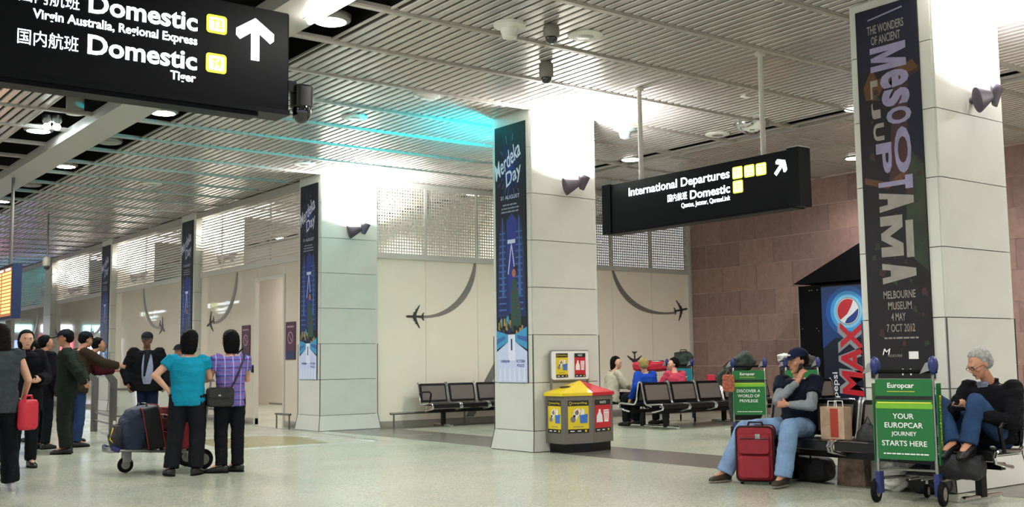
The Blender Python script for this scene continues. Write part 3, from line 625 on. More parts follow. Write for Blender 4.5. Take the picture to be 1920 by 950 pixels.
# ------------------------------------------------------------------ aeroplane decals
def plane_poly(L=.42):
    half = [(0, .5), (.03, .46), (.045, .4), (.045, .14), (.14, .06), (.14, .1), (.17, .1), (.17, .035), (.27, -.05), (.27, -.01), (.3, -.01), (.3, -.08), (.46, -.22), (.46, -.27), (.2, -.12), (.045, -.06), (.035, -.34), (.16, -.44), (.16, -.49), (.03, -.44), (0, -.5)]
    return [(x * L * 1.15, y * L) for x, y in half] + [(-x * L * 1.15, y * L) for x, y in half[-2:0:-1]]
def decal(O, U, W, trail, pos, ang, L, label, w0=.05, w1=.14):
    t = thing('aeroplane_decal', label, 'wall decal', O, 0, 'aeroplane decals with curved trails'); m = MB(); z = V((0, 0, 0))
    if trail:
        pts = []; (a, b, c, d) = [V(p) for p in trail]
        for k in range(25): s_ = k / 24; pts.append(a * (1 - s_) ** 3 + b * 3 * s_ * (1 - s_) ** 2 + c * 3 * s_ * s_ * (1 - s_) + d * s_ ** 3)
        L_ = []; R_ = []
        for k, p in enumerate(pts):
            q = (pts[min(k + 1, 24)] - pts[max(k - 1, 0)]).normalized(); n = V((-q.y, q.x)); s_ = k / 24; wd = w0 + (w1 - w0) * sin(pi * min(1, s_ * 1.15) ** .8) ** 1 * .9
            L_.append(tuple(p + n * wd / 2)); R_.append(tuple(p - n * wd / 2))
        for k in range(24): m.prism([L_[k], L_[k + 1], R_[k + 1], R_[k]][::-1], z, U, W, .003)
        m.build('trail', 'decal_grey', t, ang=0)
    pp = [(pos[0] + x * cos(ang) - y * sin(ang), pos[1] + x * sin(ang) + y * cos(ang)) for x, y in plane_poly(L)]
    MB().prism(pp, U.cross(W) * .003, U, W, .004).build('aeroplane', 'decal_dark', t, ang=0)
OF = (0, YF - .006, 0)
decal(OF, X_, Z_, [(12.56, 3.2), (12.5, 2.6), (12.0, 2.05), (11.2, 2.1)], (11.13, 2.1), pi / 2, .42, 'aeroplane decal with a curved trail on the cream wall left of the centre column')
decal(OF, X_, Z_, [(16.33, 3.2), (16.5, 2.65), (17.1, 2.15), (18.3, 2.3)], (18.45, 2.36), -pi / 2 + .15, .46, 'aeroplane decal with a curved trail on the cream wall under the departures sign')
decal(OF, X_, Z_, None, (16.93, 1.2), pi, .42, 'small aeroplane decal nose down behind the seated people')
t = thing('trail_decal', 'grey trail band rising from the floor behind the black seats', 'wall decal', OF); MB().prism([(12.3, .13), (12.5, .13), (13.3, 1.3), (13.5, 2.0), (13.36, 2.0), (13.12, 1.35)], (0, 0, 0), X_, Z_, .003).build('trail', 'decal_grey', t, ang=0)
OG = (XG - .006, 0, 0)
for k, (y, s_) in enumerate(((23.45, 1), (26.6, -1), (32.6, 1), (35.6, -1), (40.2, 1))):
    s = -s_   # trail starts toward smaller/larger Y ; u = -Y
    uu = -y
    decal(OG, mY, Z_, [(uu + s_ * 1.45, 3.18), (uu + s_ * 1.4, 2.6), (uu + s_ * .9, 2.1), (uu + s_ * .1, 2.15)], (uu, 2.15), s_ * pi / 2 + (.3 if s_ > 0 else -.5), .45, ['aeroplane decal nose left on the glass wall beside the doorway', 'aeroplane decal nose right on the glass wall above the man in the black jacket', 'far aeroplane decal on the glass wall beyond the bannered columns', 'far aeroplane decal between the two far columns', 'farthest aeroplane decal on the glass wall'][k])
# notices
def notice(y, label):
    t = thing('notice', label, 'notice', (XG - .02, y, 1.3), 0, 'no-entry notices beside the doorway'); MB().b2((0, -.21, 0), (.012, .21, .73)).build('board', mat('notice_maroon', '#4a2338', .4), t, ang=0)
    m = MB(); O = V((0, .21, 0)); ring = [circ(.21, .42, r_, 24) for r_ in (.12, .095)]
    for k in range(24): j = (k + 1) % 24; m.mat(0); poly(m, [ring[0][k], ring[0][j], ring[1][j], ring[1][k]], O, mY, Z_, .002)
    poly(m, [(.12, .5), (.135, .51), (.3, .345), (.285, .33)], O, mY, Z_, .002)
    dashes(m, O + mY * .21 + Z_ * .62, mY, Z_, .3, .035, seed=5); m.mat(1); poly(m, [(.02, .02), (.4, .02), (.4, .16), (.02, .16)], O, mY, Z_, .002)
    m.build('print', [mat('notice_print', '#a58a95', .5), mat('notice_blue', '#26365f', .5)], t, ang=0)
notice(21.47, 'maroon no-entry notice left of the white doorway'); notice(19.34, 'maroon no-entry notice right of the white doorway')
# lit shop fronts at the far end
mat('shop_blue', (.25, .35, 1.0), .5, emis=1.6); mat('shop_white', (.85, .93, 1.0), .5, emis=3); mat('shop_red', (1.0, .12, .18), .5, emis=2.2); mat('shop_cyan', (.4, .9, .95), .5, emis=2.2)
for k, (x0, x1, z0, z1, mm, lab) in enumerate(((7.2, 9.0, 1.3, 2.3, 'shop_blue', 'blue-white lit shop front at the far end of the hall'), (5.6, 7.0, 1.4, 2.5, 'shop_red', 'red lit shop front far behind the crowd'), (3.6, 5.3, 1.3, 2.4, 'shop_white', 'white lit shop front at the far left'))):
    t = thing('shop_front', lab, 'shop front', (x0, 48, 0)); MB().b2((0, 0, 0), (x1 - x0, 1.5, 3.2)).build('kiosk_wall', 'room_wall', t, ang=0); MB().b2((.05, -.03, z0), (x1 - x0 - .05, 0, z1)).build('lit_window', mm, t, ang=0)
    MB().b2((.1, -.05, 2.65), (x1 - x0 - .1, 0, 2.95)).build('fascia', 'shop_cyan' if k != 1 else 'shop_white', t, ang=0)
# ------------------------------------------------------------------ vending kiosk by the stone wall
t = thing('drinks_kiosk', 'tall black drinks kiosk with a blue and red cola poster against the stone wall', 'kiosk', (18.2, 14.27, 0))
MB().b2((0, -2.6, .0), (.56, 0, 2.68)).build('cabinet', 'kiosk_black', t, ang=0)
MB().prism([(-.02, 2.72), (2.8, 3.95), (2.8, 2.72)], (-.12, 0, 0), mY, Z_, -.66).build('canopy', 'kiosk_black', t, ang=0)
MB().b2((-.01, -.03, .1), (.0, 0.0, 2.68)).build('edge_strip', 'steel', t, ang=0)
mat('pep_blue', '#1456a8', .35); mat('pep_lblue', '#3f9bdc', .35); mat('pep_cyan', '#7cc8ee', .35); mat('pep_dark', '#06102a', .35); mat('pep_red', '#b81e2c', .35); mat('pep_white', '#dfe3e6', .35); mat('pep_navy', '#173a86', .35); mat('pep_grey', '#8d9096', .35)
PK = ['pep_blue', 'pep_lblue', 'pep_cyan', 'pep_dark', 'pep_red', 'pep_white', 'pep_navy', 'pep_grey']
MB().b2((-.02, -2.15, .3), (.0, -.6, 2.64)).build('poster', 'pep_dark', t, ang=0)
m = MB(); O = V((-.021, -.6, 0)); U = mY
def Q(k, pts, l): poly(m.mat(PK.index(k)), pts, O, U, Z_, l)
c = (.62, 2.12)
mat('pep_b2', '#0e3a78', .35); PK += ['pep_b2']
Q('pep_b2', [(0, 1.4), (.3, 1.6), (1.2, 1.6), (1.5, 1.3), (1.5, 2.62), (0, 2.62)], .001); Q('pep_blue', circ(c[0], c[1], .52, 32, ry=.49), .0016); Q('pep_lblue', circ(c[0], c[1], .41, 32, ry=.40), .0022); Q('pep_cyan', circ(c[0], c[1], .33, 32), .0028)
R0 = .255; Q('pep_grey', circ(c[0], c[1], R0 + .02, 36), .0034); Q('pep_white', circ(c[0], c[1], R0, 36), .004)
ra = .45
Q('pep_red', [(c[0] + (R0 - .012) * cos(a), c[1] + (R0 - .012) * sin(a)) for a in [ra + .55 + k * (pi - .25) / 18 for k in range(19)]] + [(c[0] - .02, c[1] - .06), (c[0] + .07, c[1] + .07)], .0046)
Q('pep_navy', [(c[0] + (R0 - .012) * cos(a), c[1] + (R0 - .012) * sin(a)) for a in [ra - .25 - k * 2.1 / 14 for k in range(15)]] + [(c[0] - .02, c[1] - .14), (c[0] + .12, c[1] - .05)], .0046)
for k, bo, l in (('pep_grey', .085, .006), ('pep_red', .03, .008)): m.mat(PK.index(k)); put_text(m, 'MAX', O + U * .92 + Z_ * .45 , U, Z_, w=1.42, h=.56 if bo > .05 else .5, rot=pi / 2, bold=bo, lift=l, italic=.1)
m.mat(PK.index('pep_white')); put_text(m, 'pepsi', O + U * .36 + Z_ * .42, U, Z_, w=.5, h=.16, rot=pi / 2, bold=.01, lift=.006)
m.mat(PK.index('pep_grey')); put_text(m, 'maximum kick \u2022 no sugar', O + U * 1.16 + Z_ * .5, U, Z_, w=1.6, h=.12, rot=pi / 2, bold=.0, lift=.006)
m.build('print', PK, t, ang=0)
m = MB()
for y, z in ((-.3, 2.58), (-.36, 2.58), (-.5, 2.58), (-.1, 1.8), (-.45, 1.8), (-.5, 1.75)): m.box((-.008, y, z), (.01, .018, .018))
m.build('screws', 'steel', t, ang=0)
# ------------------------------------------------------------------ recycling bin and its sign board
t = thing('recycling_bin', 'grey three-sided recycling bin with yellow and red lid against the centre column', 'bin', (9.75, 11.3, 0))
FP = [(-.51, .2), (-.51, -.18), (-.08, -.26), (.39, -.15), (.45, .2)]
MB().prism([(x * .9, y * .9) for x, y in FP], (0, 0, 0), X_, Y_, .12).build('plinth', 'black_metal', t, ang=0)
MB().prism(FP, (0, 0, .12), X_, Y_, .63).build('body', 'bin_steel', t, ang=0)
ap = (-.02, .06, .95); rim = [(x * 1.07, y * 1.07 if y < 0 else y, .75) for x, y in FP]; rim2 = [(x, y, .79) for x, y, z in rim]
def lid(idx, name, mt):
    m = MB(); a = [rim[i] for i in idx]; b = [rim2[i] for i in idx]; n = len(idx); m.add(a + b + [ap, (ap[0], ap[1], .75)], [(i, i + 1, n + i + 1, n + i) for i in range(n - 1)] + [(n + i, n + i + 1, 2 * n) for i in range(n - 1)] + [(i + 1, i, 2 * n + 1) for i in range(n - 1)]); return m.build(name, mt, t, ang=0)
lid([0, 1, 2], 'yellow_lid', 'yellow'); lid([2, 3, 4], 'red_lid', 'red')
lo = MB().add([rim2[0], rim2[4], ap], [(0, 1, 2)]).build('lid_back', 'yellow', t, ang=0)
e1 = (V(rim2[0]) + V(rim2[1])) / 2; cen = e1 * .55 + V(ap) * .45; nrm = (V(rim2[1]) - V(rim2[0])).cross(V(ap) - V(rim2[0])).normalized(); ux = (V(rim2[1]) - V(rim2[0])).normalized(); wy = nrm.cross(ux)
MB().add([cen + nrm * .004 + ux * .1 * cos(k * pi / 10) + wy * .05 * sin(k * pi / 10) for k in range(20)], [tuple(range(20))]).build('bottle_slot', 'black_plastic', t, ang=0)
PKB = ['yellow', 'red', 'black_print', 'white_print', 'blue_print', 'green_light', 'dev_grey']
def poster(m, kind, O, U, W, w, h):
    q = lambda k, pts, l: poly(m.mat(k), pts, O, U, W, l)
    rec = kind == 'r'
    q(0 if rec else 1, [(0, 0), (w, 0), (w, h), (0, h)], .002); q(2, [(0, h * .83), (w, h * .83), (w, h), (0, h)], .003); q(2, [(0, 0), (w, 0), (w, h * .12), (0, h * .12)], .003)
    m.mat(0 if rec else 3); put_text(m, 'recycling' if rec else 'WASTE', V(O) + V(U) * (w * (.58 if rec else .5)) + V(W) * h * .915, U, W, w=w * (.68 if rec else .4), h=h * .08, ha='c', va='c', lift=.004)
    if rec:
        for k in range(3):
            a = pi / 2 + k * 2 * pi / 3; q(0, circ(w * .13, h * .915, w * .075, 7, a, a + 1.5) + circ(w * .13, h * .915, w * .045, 7, a, a + 1.5)[::-1], .004)
        q(4, [(w * .58, h * .3), (w * .92, h * .3), (w * .95, h * .58), (w * .55, h * .55)], .005); q(3, [(w * .18, h * .38), (w * .34, h * .34), (w * .62, h * .68), (w * .5, h * .76), (w * .3, h * .7)], .004)
        q(6, circ(w * .24, h * .42, w * .13, 12), .0045); q(6, circ(w * .42, h * .62, w * .1, 8), .0048); q(2, circ(w * .3, h * .52, w * .06, 8), .0052); q(3, [(w * .6, h * .55), (w * .68, h * .76), (w * .8, h * .7), (w * .78, h * .56)], .0052); q(1, [(w * .42, h * .7), (w * .5, h * .72), (w * .46, h * .58)], .0054)
        m.mat(6); dashes(m, V(O) + V(U) * w * .5 + V(W) * h * .18, U, W, w * .5, h * .03, lift=.004)
    else:
        q(3, [(w * .08, h * .3), (w * .48, h * .3), (w * .46, h * .5), (w * .36, h * .62), (w * .36, h * .7), (w * .22, h * .7), (w * .22, h * .62), (w * .1, h * .5)], .004)
        q(3, [(w * .58, h * .3), (w * .86, h * .3), (w * .9, h * .62), (w * .54, h * .62)], .004); q(3, [(w * .52, h * .64), (w * .92, h * .64), (w * .88, h * .68), (w * .56, h * .68)], .004)
        for k in range(3): q(1, [(w * (.62 + k * .09), h * .35), (w * (.645 + k * .09), h * .35), (w * (.645 + k * .09), h * .58), (w * (.62 + k * .09), h * .58)], .0046)
    for a, b in ((.1, .3), (.45, .62)): q(3, [(w * a, h * .045), (w * b, h * .045), (w * b, h * .075), (w * a, h * .075)], .004)
    q(0, [(w * .8, h * .03), (w * .9, h * .03), (w * .9, h * .09), (w * .8, h * .09)], .004)
m = MB()
for (a, b), kind, off, ww in (((0, 1), 'r', .05, .27), ((1, 2), 'r', .06, .32), ((2, 3), 'w', .06, .36)):
    m = MB(); A = V((*FP[a], 0)); B = V((*FP[b], 0)); U = (B - A).normalized(); poster(m, kind, A + U * off + Z_ * .26, U, Z_, ww, .43); m.build('poster', PKB, t, ang=0)
t = thing('sign_board', 'white framed sign board with a yellow and a red poster above the recycling bin', 'sign', (9.67, 11.5, 0))
MB().rbox((0, 0, 1.155), (.70, .03, .42), .04, ax=1).build('frame', 'steel', t); MB().rbox((0, -.014, 1.155), (.67, .02, .39), .035, ax=1).build('board', 'white_print', t)
for x in (-.33, .33): MB().b2((x - .015, -.012, .0), (x + .015, .012, 1.0)).build('post', 'steel', t)
m = MB(); poster(m, 'r', (-.26, -.0245, .99), X_, Z_, .21, .33); m.build('poster', PKB, t, ang=0); m = MB(); poster(m, 'w', (.07, -.0245, .99), X_, Z_, .2, .33); m.build('poster', PKB, t, ang=0)
# ------------------------------------------------------------------ waiting benches
mat('mesh_seat', '#121213', .3, .3); mat('perf', '#6a625c', .5, .3)
def bench_meshes(p):
    w = p - .05; mm = {}
    d = V((0, .075, .33)); tl = atan2(.075, .33); R = Matrix.Rotation(-tl, 3, 'X')
    mm['backrest'] = MB().rbox((0, .215, .635), (w, .03, .36), .04, R=R, ax=1).mesh('backrest', 'black_metal')
    mm['mesh_panel'] = MB().box((0, .195, .635), (w - .09, .012, .27), R=R).box((0, .235, .635), (w - .09, .012, .27), R=R).mesh('mesh_panel', 'perf', 0)
    mm['seat'] = MB().rbox((0, -.03, .425), (w, .44, .035), .05, ax=2).b2((-w / 2 + .02, -.26, .36), (w / 2 - .02, -.235, .43)).mesh('seat', 'mesh_seat')
    fr = [(0, .28, .83), (0, .255, .79), (0, .19, .5), (0, .165, .45), (0, .12, .425), (0, -.2, .445), (0, -.25, .43), (0, -.275, .39), (0, -.255, .35), (0, -.1, .315), (0, .0, .30)]
    mm['side_frame'] = MB().tube(fr, .017, 8).mesh('side_frame', 'chrome')
    mm['armrest'] = MB().tube([(0, .2, .62), (0, .05, .66), (0, -.15, .66), (0, -.2, .63), (0, -.14, .43)], .018, 8).mesh('armrest', 'black_metal')
    mm['leg'] = MB().b2((-.03, -.04, .03), (.03, .04, .3)).mesh('leg', 'black_metal', 0)
    mm['foot'] = MB().tube([(0, -.3, .025), (0, -.27, .035), (0, .27, .035), (0, .3, .025)], .024, 10).mesh('foot', 'chrome')
    return mm
def bench(n, p, loc, rz, label, legs, group=None, arms=()):
    t = thing('waiting_bench', label, 'bench', loc, rz, group); mm = bench_meshes(p)
    for k in range(n):
        x = (k + .5) * p
        for q in ('backrest', 'seat'): inst(mm[q], q, t, (x, 0, 0))
        inst(mm['mesh_panel'], 'mesh_panel', t, (x, 0, 0))
        for s in (-1, 1): inst(mm['side_frame'], 'side_frame', t, (x + s * (p / 2 - .02), 0, 0))
    MB().b2((.1, -.035, .27), (n * p - .1, .04, .33)).build('beam', 'black_metal', t)
    for x in legs: inst(mm['leg'], 'leg', t, (x, 0, 0)); inst(mm['foot'], 'foot', t, (x, 0, 0))
    for x in arms: inst(mm['armrest'], 'armrest', t, (x, 0, 0))
    return t
bench(5, .545, (8.80, 7.48, 0), -pi / 2, 'black and chrome bench in the right foreground under the capped and the grey-haired men', (.45, 2.42), arms=(2.72,))
bench(4, .66, (11.0, 17.32, 0), 0, 'black mesh bench against the cream wall left of the centre column', (.42, 2.2), arms=(.02,))
bench(5, .68, (13.38, 13.72, 0), 0, 'empty front row of the chrome back-to-back benches behind the centre column', (.35, 2.5))
bench(5, .68, (16.78, 14.3, 0), pi, 'rear row of the back-to-back benches where the blue and pink jackets sit', (3.05, .9))
bench(2, .68, (15.95, 12.6, 0), 0.0, 'chrome bench half hidden behind the green far trolley', (.4,))
# ------------------------------------------------------------------ trolleys
def wheel(t, loc, r, wd=.04, name='wheel', ax=(1, 0, 0)):
    o = MB().lathe([(r * .55, -wd / 2), (r * .93, -wd / 2), (r, -wd / 4), (r, wd / 4), (r * .93, wd / 2), (r * .55, wd / 2)], (0, 0, 0), ax, 20).build(name, 'rubber', t, loc)
    MB().lathe([(.012, -wd * .6), (r * .56, -wd * .5), (r * .56, wd * .5), (.012, wd * .6)], (0, 0, 0), ax, 16).build('hub', 'dev_grey', o)
AK = ['white_print', 'yellow_line', 'black_print', 'green_light']
def trolley(loc, rz, label, texts=None, panel='green_ad', depth=.62, group='airport luggage trolleys'):
    t = thing('luggage_trolley', label, 'trolley', loc, rz, group)
    for s in (-1, 1):
        MB().tube([(s * .24, .02, .1), (s * .24, .0, .3), (s * .232, .03, 1.05), (s * .23, .05, 1.1)], .014, 8).build('upright', 'steel', t)
        MB().b2((s * .24 - .02, -.03, .08), (s * .24 + .02, .07, .26)).build('wheel_bracket', 'blue_plastic', t)
        wheel(t, (s * .272, .02, .1), .1)
        MB().tube([(s * .25, .04, .2), (s * .2, depth, .17)], .014, 8).build('base_rail', 'steel', t)
        g_ = MB().ell((s * .24, .03, 1.15), (.042, .06, .078), 14, 8).build('grip', 'blue_plastic', t)
        MB().prism([(0, 0), (.09, .03), (.11, .1), (.05, .09)], (s * .24 - .1, -.01, 1.08), X_, Z_, -.03).build('brake_lever', 'steel', g_, ang=0)
    MB().tube([(-.27, .03, 1.1), (.27, .03, 1.1)], .018, 10).build('handle_bar', 'rubber', t)
    MB().tube([(-.245, .02, .5), (.245, .02, .5)], .01, 6).build('cross_bar', 'steel', t)
    for k in range(5): MB().tube([(-.2 + .1 * k, .05, .2), (-.16 + .08 * k, depth, .17)], .007, 6).build('base_rod', 'steel', t)
    MB().tube([(-.2, depth, .17), (.2, depth, .17)], .014, 8).build('front_bar', 'steel', t)
    MB().tube([(-.24, .05, .28), (.24, .05, .28)], .01, 6).build('cross_bar', 'steel', t)
    wheel(t, (0, depth - .06, .06), .06, .03, 'castor'); MB().tube([(0, depth - .06, .1), (0, depth - .05, .17)], .012, 6).build('castor_fork', 'steel', t)
    MB().rbox((0, -.005, .70), (.47, .012, .67), .015, ax=1).build('ad_panel', panel, t)
    MB().b2((.262, .0, .33), (.268, .13, 1.0)).build('side_panel', panel, t); MB().b2((-.268, .0, .33), (-.262, .13, 1.0)).build('side_panel', panel, t)
    if texts:
        m = MB(); O = V((-.235, -.0125, .365)); N_ = X_.cross(Z_)
        poly(m.mat(2), [(.0, .5), (.47, .5), (.47, .53), (0, .53)], O, X_, Z_, .0015); poly(m.mat(1), [(.01, .47), (.46, .47), (.46, .48), (.01, .48)], O, X_, Z_, .002); poly(m.mat(1), [(.1, .565), (.33, .565), (.33, .57), (.1, .57)], O, X_, Z_, .002); poly(m.mat(3), [(0, .425), (.47, .425), (.47, .468), (0, .468)], O, X_, Z_, .0015)
        m.build('ad_bands', AK, t, ang=0); m = MB()
        m.mat(0); put_text(m, 'Europcar', O + X_ * .215 + Z_ * .585, X_, Z_, w=.22, h=.055, ha='c', lift=.002, bold=.02)
        m.build('ad_lettering', AK, t, ang=0)
        for k, s in enumerate(texts): m = MB(); put_text(m, s, O + X_ * .225 + Z_ * (.34 - k * .075), X_, Z_, h=.045, ha='c', lift=.002, bold=.012); m.build('ad_lettering', AK, t, ang=0)
        m = MB()
        dashes(m, O + X_ * .235 + Z_ * .045, X_, Z_, .37, .012)
        m.build('ad_lettering', AK, t, ang=0); m = MB()
        m.mat(1); put_text(m, 'Europcar', (.2685, .04, .9), Y_, Z_, w=.42, h=.07, rot=-pi / 2, lift=.002, bold=.02)
        m.build('side_lettering', AK, t, ang=0)
    return t
trolley((8.13, 5.32, 0), -1.29, 'near luggage trolley with a large green rental-car panel in front of the bench', ['YOUR', 'EUROPCAR', 'JOURNEY', 'STARTS HERE'], depth=.58)
trolley((12.85, 11.05, 0), -.86, 'far luggage trolley with a green panel left of the capped man', ['DISCOVER A', 'WORLD OF', 'PRIVILEGE'])
trolley((13.35, 10.45, 0), -.9, 'far luggage trolley mostly hidden behind the man in the cap')
tt = trolley((15.42, 15.0, 0), -.8, 'distant luggage trolley with a teal panel behind the pink jacket', panel=mat('teal_ad', '#1f7f8c', .4))
m = MB(); O = V((-.235, -.0125, .365)); poly(m.mat(0), [(.05, .1), (.2, .15), (.42, .4), (.3, .42), (.1, .25)], O, X_, Z_, .002); dashes(m.mat(1), O + X_ * .235 + Z_ * .55, X_, Z_, .3, .03); dashes(m, O + X_ * .26 + Z_ * .5, X_, Z_, .24, .02, seed=3); m.build('ad_print', [mat('teal_l', '#4fb0b0', .4), 'white_print'], tt, ang=0)
# queue barrier
t = thing('queue_barrier', 'steel queue barrier with glass infill left of the man in the black jacket', 'barrier', (5.8, 19.1, 0))
def post(x, y): MB().prism([(-.06, 0), (.06, 0), (.06, .98), (-.14, 1.2), (-.2, 1.14), (-.06, .93)], (x, y, 0), X_, Z_, .04).build('post', 'steel_post', t, ang=0)
for x, y in ((0, 0), (.28, 2.05), (1.25, .05)): post(x, y)
for z in (.22, .36): MB().tube([(0, 0, z), (1.25, .05, z)], .016, 8).build('low_rail', 'steel_post', t)
MB().tube([(-.16, 0, 1.17), (1.1, .05, 1.17)], .028, 8).build('handrail', 'steel_post', t); MB().tube([(-.16, 0, 1.17), (.12, 2.05, 1.17)], .028, 8).build('handrail', 'steel_post', t)
MB().tube([(0, 0, .82), (1.25, .05, .82)], .02, 8).build('mid_rail', 'steel_post', t)
for z in (.22, .36): MB().tube([(0, 0, z), (.28, 2.05, z)], .016, 8).build('low_rail', 'steel_post', t)
mat('infill', '#d5dad0', .15, alpha=.35); MB().b2((.1, .02, .4), (1.2, .03, .8)).build('glass_infill', 'infill', t, ang=0)
# ------------------------------------------------------------------ people
def smooth_remesh(mb, name, vox, mats, parent, wrinkle=0., wscale=9., iters=3, matfn=None):
    tmp = bpy.data.objects.new('tmp', mb.mesh('tmp', 'skin', 0)); COL.objects.link(tmp)
    r = tmp.modifiers.new('r', 'REMESH'); r.mode = 'VOXEL'; r.voxel_size = vox
    s = tmp.modifiers.new('s', 'SMOOTH'); s.factor = .5; s.iterations = iters
    me = evaluated_mesh(tmp); bpy.data.objects.remove(tmp); me.name = name
    if wrinkle:
        off = V((random.uniform(0, 50),) * 3); nn = [v.normal.copy() for v in me.vertices]
        for v, q in zip(me.vertices, nn):
            p = v.co; d = noise.noise(V((p.x * wscale, p.y * wscale, p.z * wscale * 1.9)) + off) + .5 * noise.noise(V((p.x, p.y, p.z * 1.7)) * wscale * 2.6 + off)
            v.co = p + q * d * wrinkle
    me.materials.clear()
    for k in mats: me.materials.append(M(k) if isinstance(k, str) else k)
    if matfn:
        me.polygons.foreach_set('material_index', [matfn(p.center) for p in me.polygons])
    me.shade_smooth()
    o = bpy.data.objects.new(name, me); COL.objects.link(o); o.parent = parent
    return o
def frame(d, up=Z_):
    d = V(d).normalized(); s = d.cross(up)
    if s.length < 1e-3: s = X_.copy()
    s.normalize(); return d, s, s.cross(d)
def hand(mb, wrist, d, pn, side, curl=.5, sc=1., hold=False):
    """palm + five fingers. d: forearm direction, pn: palm normal, side: +1 thumb towards +s"""
    d = V(d).normalized(); pn = V(pn); pn = (pn - d * pn.dot(d)).normalized(); s = d.cross(pn) * side; w = V(wrist)
    mb.loft([(w - d * .015 * sc, s, pn, .024 * sc, .019 * sc), (w + d * .03 * sc, s, pn, .033 * sc, .016 * sc), (w + d * .085 * sc, s, pn, .04 * sc, .014 * sc), (w + d * .098 * sc, s, pn, .037 * sc, .011 * sc)], 12)
    for k, (o, L) in enumerate(((.030, .066), (.010, .075), (-.010, .07), (-.029, .056))):
        b = w + d * .088 * sc + s * o * sc; a = 0.25 + curl * .5; p = b; dd = d
        for j, f in enumerate((.45, .32, .25)):
            dd = d * cos(a) + pn * sin(a); q = p + dd * L * f * sc * 1.05; mb.cap(p, q, (.0092 - j * .0008) * sc, (.0086 - j * .0009) * sc, 8); p = q; a += curl * .75 + .1
    b = w + d * .025 * sc + s * .03 * sc; q = b + (d * .6 + s * .65 + pn * .35).normalized() * .04 * sc; e = q + (d * .85 + s * .1 + pn * .45 * (1 + curl)).normalized() * .032 * sc
    mb.cap(b, q, .013 * sc, .011 * sc, 8); mb.cap(q, e, .011 * sc, .008 * sc, 8)
def head(mb, c, f, up, k=1.):
    f = V(f).normalized(); up = V(up); up = (up - f * up.dot(f)).normalized(); s = f.cross(up); c = V(c)
    P = lambda x, y, z: c + s * x * k + f * y * k + up * z * k
    R = Matrix((s, f, up)).transposed()
    mb.ell(P(0, -.012, .03), (.076 * k, .094 * k, .085 * k), 20, 14, R)
    mb.loft([(P(0, .012, .04), s, f, .070 * k, .082 * k), (P(0, .02, 0), s, f, .067 * k, .076 * k), (P(0, .028, -.035), s, f, .060 * k, .066 * k), (P(0, .038, -.07), s, f, .048 * k, .052 * k), (P(0, .047, -.098), s, f, .030 * k, .034 * k), (P(0, .052, -.108), s, f, .016 * k, .02 * k)], 18)
    mb.ell(P(0, .09, .022), (.05 * k, .014 * k, .012 * k), 12, 6, R)                       # brow
    mb.loft([(P(0, .088, .012), s, f, .008 * k, .012 * k), (P(0, .103, -.012), s, f, .011 * k, .014 * k), (P(0, .108, -.028), s, f, .017 * k, .016 * k), (P(0, .094, -.036), s, f, .015 * k, .01 * k)], 10)   # nose
    mb.ell(P(0, .088, -.056), (.026 * k, .014 * k, .007 * k), 10, 6, R); mb.ell(P(0, .085, -.069), (.022 * k, .014 * k, .007 * k), 10, 6, R)
    mb.ell(P(0, .078, -.096), (.02 * k, .016 * k, .014 * k), 10, 6, R)
    for q in (-1, 1):
        mb.ell(P(q * .045, .066, -.02), (.024 * k, .02 * k, .022 * k), 10, 6, R); mb.ell(P(q * .078, -.004, -.004), (.009 * k, .018 * k, .032 * k), 8, 8, R)
    return P, R
